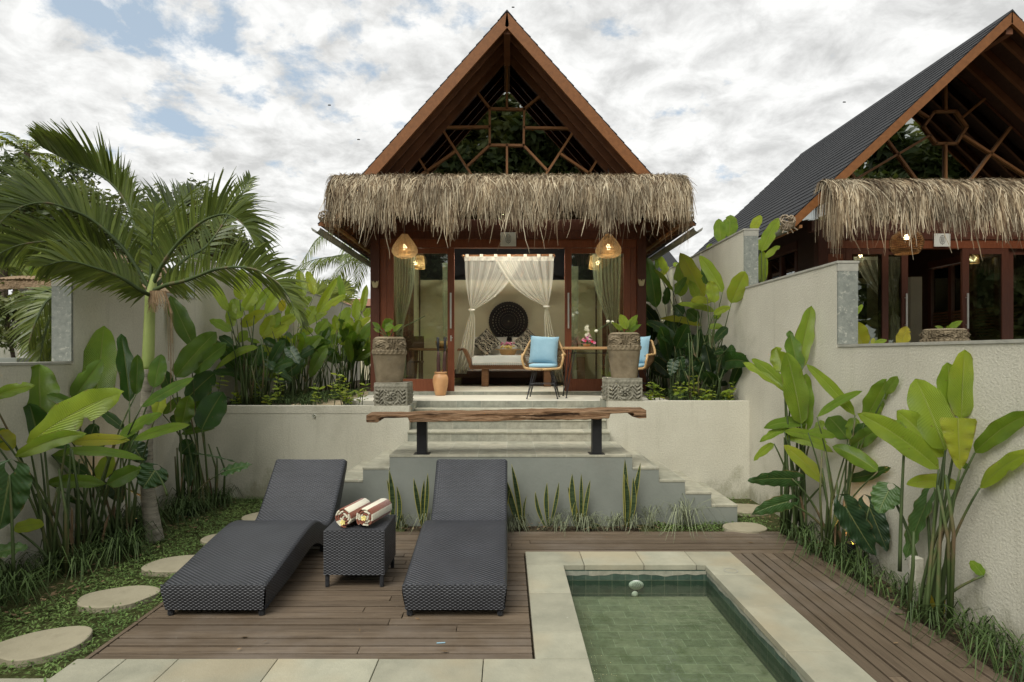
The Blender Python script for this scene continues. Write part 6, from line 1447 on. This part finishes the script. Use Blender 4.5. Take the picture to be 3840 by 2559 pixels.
# dead leaf litter and lawn
def inpoly(x, y):
    if -3.75 < x < -2.37 and 2.6 < y < 5.77: return not (x < -2.39 and y < 3.17)
    if -3.75 < x < -2.3 and 5.77 <= y < 7.13: return True
    if 1.45 < x < 2.62 and 5.775 < y < 6.06: return True
    if 2.35 < x < 2.88 and 5.775 < y < 7.1: return True
    return False
def lawn():
    r = np.random.default_rng(5); N = 110000
    x = r.uniform(-3.75, 2.9, N); y = 2.6+4.55*r.random(N)
    keep = np.array([inpoly(a, b) for a, b in zip(x, y)])
    # thin out towards the shaded bed with a wandering edge
    edge = -3.26+.10*np.sin(y*3.1)+.07*np.sin(y*7.7+1)
    keep &= ~((x < 0) & (x < edge+r.normal(0, .06, N)))
    keep &= ~((x > 2.5) & (r.random(N) < np.clip((x-2.5)/.2, 0, .93)))
    for (sx, sy, rr, ax, ay, rot) in STONES:
        dx, dy = x-sx, y-sy; cx_, sn = math.cos(-rot), math.sin(-rot); px, py = dx*cx_-dy*sn, dx*sn+dy*cx_
        keep &= ((px/(ax*.99))**2+(py/(ay*.99))**2) > r.uniform(.80, 1.0, N)
    x, y = x[keep], y[keep]; n = len(x); a = r.uniform(0, 6.283, n); L = r.uniform(.020, .042, n); w = L*r.uniform(.24, .34, n); el = r.uniform(-.1, .75, n); z0 = r.uniform(-.015, .012, n)
    d = np.stack([np.cos(a)*np.cos(el), np.sin(a)*np.cos(el), np.sin(el)], 1); s = np.stack([-np.sin(a), np.cos(a), r.uniform(-.5, .5, n)], 1); b = np.stack([x, y, z0], 1)
    v = np.empty((n, 4, 3)); v[:, 0] = b; v[:, 1] = b+d*(L*.5)[:, None]-s*(w*.5)[:, None]; v[:, 2] = b+d*L[:, None]-np.array([0, 0, .004]); v[:, 3] = b+d*(L*.5)[:, None]+s*(w*.5)[:, None]
    me = bpy.data.meshes.new('lawn'); me.vertices.add(4*n); me.vertices.foreach_set('co', v.reshape(-1)); me.loops.add(4*n); me.loops.foreach_set('vertex_index', np.arange(4*n)); me.polygons.add(n); me.polygons.foreach_set('loop_start', np.arange(0, 4*n, 4)); me.update(); me.validate()
    me.materials.append(M['lawn_leaf']); o = bpy.data.objects.new('lawn', me); C.objects.link(o); o['kind'] = 'stuff'; tag(o, 'broad leaved carpet grass lawn around the stepping stones', 'grass')
lawn()
m = MB(); rg = random.Random(9)
for k in range(900):
    q = rg.random()
    if q < .35: x, y, z = rg.uniform(-3.5, -3.0), rg.uniform(3.8, 7.0), .0
    elif q < .75: x, y, z = rg.uniform(-2.2, 1.6), rg.uniform(5.79, 6.05), -.005
    else: x, y, z = rg.uniform(2.6, 2.86), rg.uniform(3, 7), .0
    if k < 26: x, y, z = rg.uniform(-2.2, 2.5), rg.uniform(3.4, 5.7), .004
    if k < 26 and .1 < x < 1.92: x -= 2.2
    a = rg.uniform(0, 6.28); L = rg.uniform(.02, .06); b = Vector((x, y, z+rg.uniform(0, .02))); d = Vector((math.cos(a), math.sin(a), rg.uniform(-.1, .3)))*L; s = Vector((-math.sin(a), math.cos(a), .2))*L*rg.uniform(.08, .25)
    m.add([b, b+d*.5-s, b+d, b+d*.5+s], [(0, 1, 2, 3)])
o = m.build('leaf_litter', 'dry_fibre', None, uv=False); o['kind'] = 'stuff'; tag(o, 'dry brown leaf litter on the soil of the beds', 'leaf litter')
# ================================================================== palms
def frond(m, rm, path, Lmax, A_, B_, nl=52, rg=rnd, tone=.45, w=.034, fwd=.55, start=.10, droop=.35, taper=.35):
    sp = spline(path, 40); rm.tube(sp, [.020*(1-i/40*.85) for i in range(41)], 6)
    A_, B_ = Vector(A_), Vector(B_)
    for k in range(nl):
        t = start+(1-start)*(k+.5)/nl; i = min(int(t*40), 39); p = sp[i]+(sp[i+1]-sp[i])*(t*40-i); tg = (sp[i+1]-sp[i]).normalized()
        q = (t-start)/(1-start); L = Lmax*(.45+.9*q if q < .35 else (.765+.235*(q-.35)/.15 if q < .5 else 1-(1-taper)*((q-.5)/.5)**1.5))*rg.uniform(.86, 1.08)
        for D in (A_, B_):
            Dp = (D-tg*D.dot(tg)); Dp.normalize()
            d = (tg*(fwd+.5*q)+Dp*(1-.35*q)+Vector((rg.gauss(0, .07), rg.gauss(0, .07), rg.gauss(0, .07)))).normalized()
            sd = d.cross(tg.cross(Dp)+Vector((rg.gauss(0, .25), rg.gauss(0, .25), rg.gauss(0, .25)))).normalized(); sd = d.cross(sd).normalized() if rg.random() < .0 else sd
            pts = [p]; dd = d.copy(); g = droop*rg.uniform(.6, 1.4)
            for j in range(5): dd = (dd+Vector((0, 0, -g*.13*(j+.3)))).normalized(); pts.append(pts[-1]+dd*L/5)
            ribbon(m, pts, w*.5, .003, sd, min(1, max(0, tone+rg.uniform(-.2, .2))), mid=w*rg.uniform(.8, 1.1))
def uvp(lst, k='U'):
    f = cv(k); return [P(*f(a, b)[:2], Y) for a, b, Y in lst]
rg = random.Random(14)
t = thing('palm_tree', 'ringed trunk palm with pale green crownshaft over the left bed', 'palm tree', (-3.2, 5.52, 0))
tr = spline([P(357, 1246, 5.5), P(341, 1140, 5.5), P(336, 1015, 5.5), P(339, 890, 5.5), P(340, 849, 5.5)], 40); tr[0].z = -.02
m = MB(); m.tube(tr, [.078-.022*min(1, i/14)-.004*i/40+.0022*math.sin(i*2.6) for i in range(41)], 20); m.build('trunk', 'palm_bark', t, True)
cs = spline([P(340, 851, 5.5), P(342, 780, 5.5), P(345, 705, 5.5), P(349, 672, 5.5), P(354, 630, 5.5)], 20)
m = MB(); m.tube(cs, [.048, .050, .050, .050, .049, .048, .047, .046, .045, .045, .045, .046, .05, .05, .05, .046, .04, .034, .028, .022, .015], 18); m.build('crownshaft', 'crownshaft', t, True)
FR = [
 ([(346, 668, 5.5), (289, 577, 5.45), (219, 511, 5.35), (156, 480, 5.2), (98, 466, 5.05), (39, 480, 4.9), (-8, 520, 4.8)], .50, (-.35, -.2, 1), (-.2, .75, .75), 58, .42),
 ([(347, 650, 5.52), (313, 527, 5.6), (289, 464, 5.65), (250, 417, 5.65), (203, 390, 5.6), (149, 366, 5.5), (100, 340, 5.4)], .52, (.25, -.25, 1), (.1, .8, .8), 60, .40),
 ([(352, 655, 5.5), (372, 610, 5.45), (410, 558, 5.4), (457, 515, 5.3), (493, 497, 5.2), (528, 495, 5.1), (567, 525, 5.0), (590, 575, 4.95)], .50, (.05, -.25, 1), (.1, .8, .7), 62, .40),
 ([(354, 668, 5.45), (383, 655, 5.4), (430, 644, 5.3), (493, 620, 5.15), (547, 614, 5.0), (594, 622, 4.9), (641, 652, 4.8), (668, 690, 4.75), (678, 725, 4.72)], .42, (.35, -.35, .85), (.55, .3, -.65), 60, .42),
 ([(344, 660, 5.55), (313, 635, 5.6), (250, 589, 5.6), (188, 558, 5.5), (117, 554, 5.4), (39, 565, 5.3), (-30, 600, 5.2)], .46, (-.3, -.4, .9), (-.4, .4, -.6), 56, .30),
 ([(344, 678, 5.4), (324, 668, 5.3), (274, 636, 5.15), (219, 616, 5.0), (156, 600, 4.85), (100, 612, 4.75)], .36, (-.3, -.3, .8), (-.4, .35, -.7), 46, .5),
 ([(350, 640, 5.6), (352, 597, 5.8), (375, 519, 6.1), (406, 470, 6.4), (442, 440, 6.8)], .50, (-.5, -.3, .8), (.8, -.2, .4), 50, .30),
 ([(349, 650, 5.6), (330, 590, 5.9), (318, 530, 6.3), (300, 500, 6.8)], .46, (-.8, 0, .5), (.8, 0, .5), 44, .28),
 ([(356, 660, 5.55), (420, 600, 5.9), (480, 560, 6.2), (540, 470, 6.5), (575, 410, 6.7)], .30, (-.5, -.3, .6), (.6, -.2, -.4), 30, .3),
 ([(347, 660, 5.5), (349, 560, 5.5), (355, 480, 5.5)], .3, (-.9, -.2, .4), (.9, -.2, .4), 24, .45)]
for path, L, a, b, nl, tone in FR:
    m, rm = MB(), MB(); frond(m, rm, uvp(path), L, a, b, int(nl*1.3), rg, tone, .034, droop=.34)
    fo = m.build('frond', 'palm_leaf', t, True, tone=True); rm.build('rachis', 'stem', fo, True)
m = MB()
for k in range(60):
    a = rg.uniform(-.3, 1.6); b = P(352, 672, 5.44); d = Vector((math.cos(a)*.13*rg.random(), -.05, -.02)); ribbon(m, [b, b+d+Vector((0, 0, .03)), b+d*1.5+Vector((0, 0, -.06)), b+d*1.6+Vector((rg.uniform(-.03, .03), 0, -.12*rg.random()-.05))], .007, .003, Vector((1, .3, 0)))
for k in range(5):
    x = 386+rg.uniform(-4, 12); m.tube([P(380, 668, 5.3), P(x, 720, 5.25), P(x+2, 790+40*k, 5.25)], .0025, 4)
m.build('dry_fibres', 'dry_fibre', t, uv=False)
def coconut(label, top, hgt, n, L, seed, droop=.6, tone=.4, lean=0, w=.05, base=None, nl=34, upmin=-.2, upmax=1.0):
    rg = random.Random(seed); top = Vector(top); t = thing('coconut_palm', label, 'palm tree', (top.x+lean, top.y, top.z-hgt), 'coconut palms in the background')
    m = MB(); m.tube(spline([(top.x+lean, top.y, top.z-hgt), (top.x+lean*.4, top.y, top.z-hgt*.5), top], 14), [.17-.06*i/14 for i in range(15)], 10); m.build('trunk', 'bark', t, True)
    for k in range(n):
        a = 6.283*k/n+rg.uniform(-.2, .2); e = rg.uniform(upmin, upmax); d = Vector((math.cos(a), math.sin(a), 0)); l = L*rg.uniform(.85, 1.1)
        path = [top, top+d*l*.35+Z*l*.35*math.sin(e), top+d*l*.7+Z*l*(.45*math.sin(e)-.10), top+d*l*.95+Z*l*(.35*math.sin(e)-.40*droop)]
        m, rm = MB(), MB(); sd = d.cross(Z); frond(m, rm, path, l*.24, sd+Z*.1-Z*.5*droop, -sd+Z*.1-Z*.5*droop, nl, rg, tone, w, droop=droop)
        fo = m.build('frond', 'palm_leaf', t, True, tone=True); rm.build('rachis', 'stem', fo)
coconut('distant pale coconut palm at the top left, above the trees', P(62, 352, 24), 8.5, 13, 2.3, 3, .35, .66, w=.055, nl=44, upmin=.2, upmax=1.4)
coconut('coconut palm whose fronds show between the left pavilion eave and the planter', P(866, 596, 17), 4.5, 12, 2.6, 8, .9, .5, w=.03, nl=54, upmin=-.3, upmax=.8)
# ================================================================== background trees and buildings
def tree(label, crown, size, trunk_z, n, leafw, seed, tone=(.2, .6), clumps=26, name='broadleaf_tree', group='trees beyond the garden walls', hole=.0):
    rg = random.Random(seed); c = Vector(crown); t = thing(name, label, 'tree', (c.x, c.y, trunk_z), group); m = MB(); br = MB()
    cl = []
    for k in range(clumps):
        while True:
            q = Vector((rg.uniform(-1, 1), rg.uniform(-1, 1), rg.uniform(-1, 1)))
            if .25 < q.length < 1: break
        cl.append((c+Vector((q.x*size[0], q.y*size[1], q.z*size[2])), rg.uniform(.22, .42)*min(size), rg.uniform(*tone)))
    for cc, r, tn in cl:
        for k in range(n//clumps):
            d = Vector((rg.gauss(0, 1), rg.gauss(0, 1), rg.gauss(0, 1))).normalized(); p = cc+d*r*rg.uniform(.5, 1.1)
            a = Vector((rg.gauss(0, 1), rg.gauss(0, 1), rg.gauss(0, .6)-.2)).normalized(); nn = (d+Z*.5+Vector((rg.gauss(0, .5), rg.gauss(0, .5), rg.gauss(0, .5)))).normalized(); s = nn.cross(a).normalized(); l = leafw*rg.uniform(.7, 1.3)
            m.add([p, p+a*l*.5-s*l*.22, p+a*l, p+a*l*.5+s*l*.22], [(0, 1, 2, 3)], [(.3, .5)]*4, min(1, max(0, tn+rg.uniform(-.14, .14))))
        br.tube(bez(Vector((c.x, c.y, c.z-size[2]*.7)), (c+cc)/2, cc, 4), [.05*size[0]*.5, .03*size[0]*.5, .02, .015, .008], 5)
    m.build('crown', 'tree_leaf', t, uv=True, tone=True)
    br.tube(spline([(c.x, c.y, trunk_z), (c.x+.1, c.y, (trunk_z+c.z)/2), (c.x, c.y, c.z-size[2]*.6)], 8), [.10*size[0]*.7]*4+[.08*size[0]*.7]*5, 8); br.build('trunk', 'bark', t, True)
tree('olive leaved tree directly right of the palm crown', P(478, 552, 15), (.95, .9, 1.05), 0, 6000, .13, 2, (.5, .8), 40)
tree('dark tree whose top shows behind the palm fronds', P(432, 520, 20), (1.4, 1.2, 1.4), 0, 5000, .17, 3, (.35, .7), 36)
tree('dense dark tree at the far left behind the hut roof', P(60, 520, 15), (2.4, 1.4, 1.3), 0, 9000, .17, 4, (.3, .75), 60)
tree('dense dark tree filling the left edge behind the palm fronds', P(35, 470, 17), (2.3, 1.4, 1.5), 0, 9000, .18, 41, (.2, .6), 60)
tree('second dark tree left of the palm, above the brown gable roof', P(195, 560, 18), (1.9, 1.3, 1.0), 0, 6000, .17, 5, (.3, .7), 44)
tree('low olive bush behind the left pillar', P(22, 728, 7.6), (.42, .4, .42), .2, 2200, .075, 6, (.45, .8), 20, 'olive_bush', None)
tree('distant tree line patch left of the pavilion eave', P(735, 668, 30), (2.4, 1, .55), 0, 1500, .2, 7, (.3, .6), 20)
tree('distant tree beyond the left planter', P(660, 690, 26), (1.6, 1, .8), 0, 1500, .2, 17, (.3, .6), 18)
# tall trees on the viewer's side, mirrored in the panes
tree('tall dark tree mirrored in the square gable window', (0, -30, 16.5), (11.5, 4, 7.2), 0, 30000, .9, 8, (.35, .95), 130, 'mirrored_tree', 'trees mirrored in the panes')
tree('tall dark tree mirrored in the hexagon gable window', (33, -25, 9.5), (10, 4, 9.0), 0, 36000, .95, 9, (.3, .85), 130, 'mirrored_tree', 'trees mirrored in the panes')
tree('broad tree mirrored in the door panes of the left pavilion', (-8, -27, 5.0), (6.0, 3., 6.0), 0, 14000, .6, 10, (.3, .8), 80, 'mirrored_tree', 'trees mirrored in the panes')
tree('shrubby tree mirrored in the right door pane', (8, -27, 5.0), (6.2, 3., 6.0), 0, 14000, .6, 12, (.3, .8), 80, 'mirrored_tree', 'trees mirrored in the panes')
coconut('coconut palm mirrored in the lower door panes', (1.2, -6.5, 3.6), 3.6, 12, 2.3, 23, .5, .5, w=.05)
# fan palm and banana at the far left
t = thing('fan_palm', 'bright fan palm above the hut at the left edge', 'palm tree', P(8, 640, 11)); m = MB(); rg = random.Random(2)
for k in range(7):
    c = P(8, 636, 11)+Vector((rg.uniform(-.4, .5), rg.uniform(-.3, .3), rg.uniform(.0, .45)))
    for j in range(26):
        a = -.9+j*.155; d = Vector((math.cos(a), rg.uniform(-.15, .15), math.sin(a))); l = .62*rg.uniform(.85, 1.1); ribbon(m, [c, c+d*l*.5, c+d*l-Z*.06], .012, .004, d.cross(Vector((0, 1, 0))), rg.uniform(.5, .9), mid=.045)
m.build('fans', 'palm_leaf', t, True, tone=True); s = MB(); s.tube([P(8, 640, 11)+Vector((0, 0, -2.8)), P(8, 640, 11)+Vector((0, 0, .2))], .07, 8); s.build('trunk', 'bark', t)
backleaves('banana plant with upright leaves behind the hut roof', 'U', 10.5, [(80, 640, 82, 574, 24, .56), (92, 632, 88, 592, 22, .72), (116, 645, 124, 575, 22, .55), (140, 640, 139, 600, 20, .66), (98, 650, 92, 620, 26, .6)], (-8.2, 10.5, 0))
backleaves('banana leaves showing behind the palm crown', 'U', 9.5, [(268, 640, 250, 585, 24, .55), (300, 640, 318, 590, 26, .62), (285, 660, 268, 620, 24, .66), (232, 640, 226, 590, 20, .6)], (-6.2, 9.5, 0))
t = thing('areca_palm', 'drooping palm fronds hanging beside the left stone pillar', 'palm tree', (-4.35, 5.9, 0)); rg = random.Random(6)
for path in ([(150, 676, 5.9), (110, 690, 5.8), (82, 740, 5.7), (66, 790, 5.65)], [(152, 690, 6), (120, 720, 5.9), (100, 780, 5.8), (92, 826, 5.75)], [(150, 668, 6.1), (110, 668, 6.), (78, 690, 5.9), (60, 720, 5.85)], [(155, 700, 6.1), (138, 740, 6), (122, 790, 5.9), (112, 830, 5.9)]):
    m, rm = MB(), MB(); frond(m, rm, uvp(path), .30, (-.7, -.2, .2), (-.2, .3, -.9), 30, rg, .5, .026); fo = m.build('frond', 'palm_leaf', t, True, tone=True); rm.build('rachis', 'stem', fo)
s = MB(); s.tube([(-4.35, 6.0, 0), (-4.33, 6.0, 2.2)], .05, 8); s.build('trunk', 'stem', t)
t = thing('fan_palm', 'bright fan palm above the wall left of the left pavilion', 'palm tree', P(745, 690, 15)); m = MB(); rg = random.Random(12)
for k in range(8):
    c = P(750, 690, 15)+Vector((rg.uniform(-.4, .4), rg.uniform(-.3, .3), rg.uniform(-.2, .25)))
    for j in range(26):
        a = -.4+j*.155; d = Vector((math.cos(a), rg.uniform(-.15, .15), math.sin(a))); l = .5*rg.uniform(.85, 1.1); ribbon(m, [c, c+d*l*.5, c+d*l-Z*.05], .012, .004, d.cross(Vector((0, 1, 0))), rg.uniform(.6, 1), mid=.04)
m.build('fans', 'palm_leaf', t, True, tone=True); s = MB(); s.tube([(P(750, 690, 15)).xy.to_3d(), P(750, 690, 15)], .07, 8); s.build('trunk', 'bark', t)
# thatched hut and neighbours
t = thing('thatched_hut', 'small open hut with a rough thatched roof behind the left pillar', 'hut', P(70, 800, 8))
a, b = P(18, 640, 8), P(190, 662, 8)
m = MB(); rg = random.Random(3)
m.grid(lambda i, j: (a.x+(b.x-a.x)*i, 8-.45+1.3*j, b.z+.02+.16*math.sin(min(1, .15+j*1.2)*1.57)*(.55+.45*math.sin(min(1, i*6)*1.57))+.02*rg.random()), 40, 8); m.grid(lambda i, j: (a.x+(b.x-a.x)*i, 7.55+.03*rg.random(), b.z+.05-.10*j-.02*rg.random()), 50, 2); m.build('roof', 'thatch_roof', t, True)
x0, x1 = (50-CX)/F*8, (70-CX)/F*8
m = MB(); m.box(x0, x1, 7.95, 8.07, 0, b.z); m.build('post', 'white_paint', t)
m = MB(); p, q = P(72, 833, 8.6), P(122, 770, 8.6); m.box(p.x-.2, q.x+.6, 8.6, 8.75, 0, q.z+.35); m.build('brick_wall', 'pale_brick', t)
p = P(20, 820, 6.9); m = MB(); m.box(p.x-1.5, p.x+.42, 6.5, 7.6, 1.45, 1.66); m.build('counter', 'stair_paint', t)
m = MB(); m.box(p.x-3, p.x+1.2, 9.6, 9.7, 0, 2.6); m.build('back_wall', 'riser_stone', t)
t = thing('gable_hut', 'brown roofed hut with an orange rafter behind the palm', 'hut', P(170, 640, 12))
ap, e0, e1 = P(182, 560, 12), P(92, 652, 12), P(330, 660, 12)
m = MB(); m.prism([(e0.x, e0.z), (ap.x, ap.z), (e1.x, e1.z), (e1.x, e1.z-.15), (ap.x, ap.z-.15), (e0.x, e0.z-.15)], 12, 15, lambda a, b, y: (a, y, b)); m.build('roof', 'thatch_roof', t)
m = MB(); m.bar((e0.x, 11.96, e0.z-.1), (ap.x, 11.96, ap.z-.1), .05, .14, (0, 1, 0)); m.build('rafter', 'orange_wood', t)
m = MB(); m.box(e0.x+.4, e1.x-.4, 12.4, 12.5, 0, e0.z); m.build('wall', 'dark_wood', t)
t = thing('shingled_roof_house', 'far house with grey shingle roof past the right eave of the left pavilion', 'house', P(1540, 640, 18))
a, b = P(1500, 640, 18), P(1566, 552, 18)
m = MB(); m.add([(a.x-3, 17.4, a.z-.2), (b.x+.16, 17.4, a.z-.2), (b.x-.30, 19.5, b.z+.3), (a.x-3, 19.5, b.z+.3)], [(0, 1, 2, 3)], [(0, 0), (4, 0), (4, 2), (0, 2)]); m.build('roof', 'shingle', t, solid=.08)
m = MB(); m.box(a.x-3, b.x, 17.8, 19, 0, a.z-.15); m.build('wall', 'plaster', t)
t = thing('tiled_house', 'cream neighbour house with a red tile roof behind the left planter', 'house', P(800, 700, 20))
a, b = P(700, 700, 20), P(905, 660, 20)
m = MB(); m.box(a.x, b.x, 20, 24, 0, 3.32); m.build('wall', 'cream_wall', t)
m = MB(); m.prism([(19.7, 3.3), (22, 3.75), (24.3, 3.3)], a.x-.3, b.x+.3, lambda y, z, x: (x, y, z)); m.build('roof', 'red_tile', t)
m = MB(); m.box(a.x+.5, a.x+1.3, 19.98, 19.995, 2.0, 2.9); m.build('window', 'dark_panel', t)
for i, (u, v, lab) in enumerate(((1179, 17, 'tiny dark bird just right of the pavilion roof tip'), (757, 242, 'tiny dark bird in the clouds left of the left roof slope'), (824, 321, 'tiny dark bird lowest in the sky beside the left roof slope'), (1940, 235, 'tiny dark bird in the sky between the two roofs'))):
    c = P(u, v, 22); m = MB(); m.add([c+Vector(q)*.11 for q in ((-.1, 0, 0), (.25, .05, 0), (-.2, .0, .28), (.05, 0, .22), (-.2, 0, -.05), (.2, 0, -.12), (.35, 0, .03))], [(0, 1, 3, 2), (0, 4, 5, 1), (1, 5, 6)]); m.tube([c+Vector((-.05, 0, 0)), c+Vector((.05, 0, 0))], .02, 6)
    tag(m.build('bird', 'bird_grey'), lab, 'bird', 'birds in the sky')
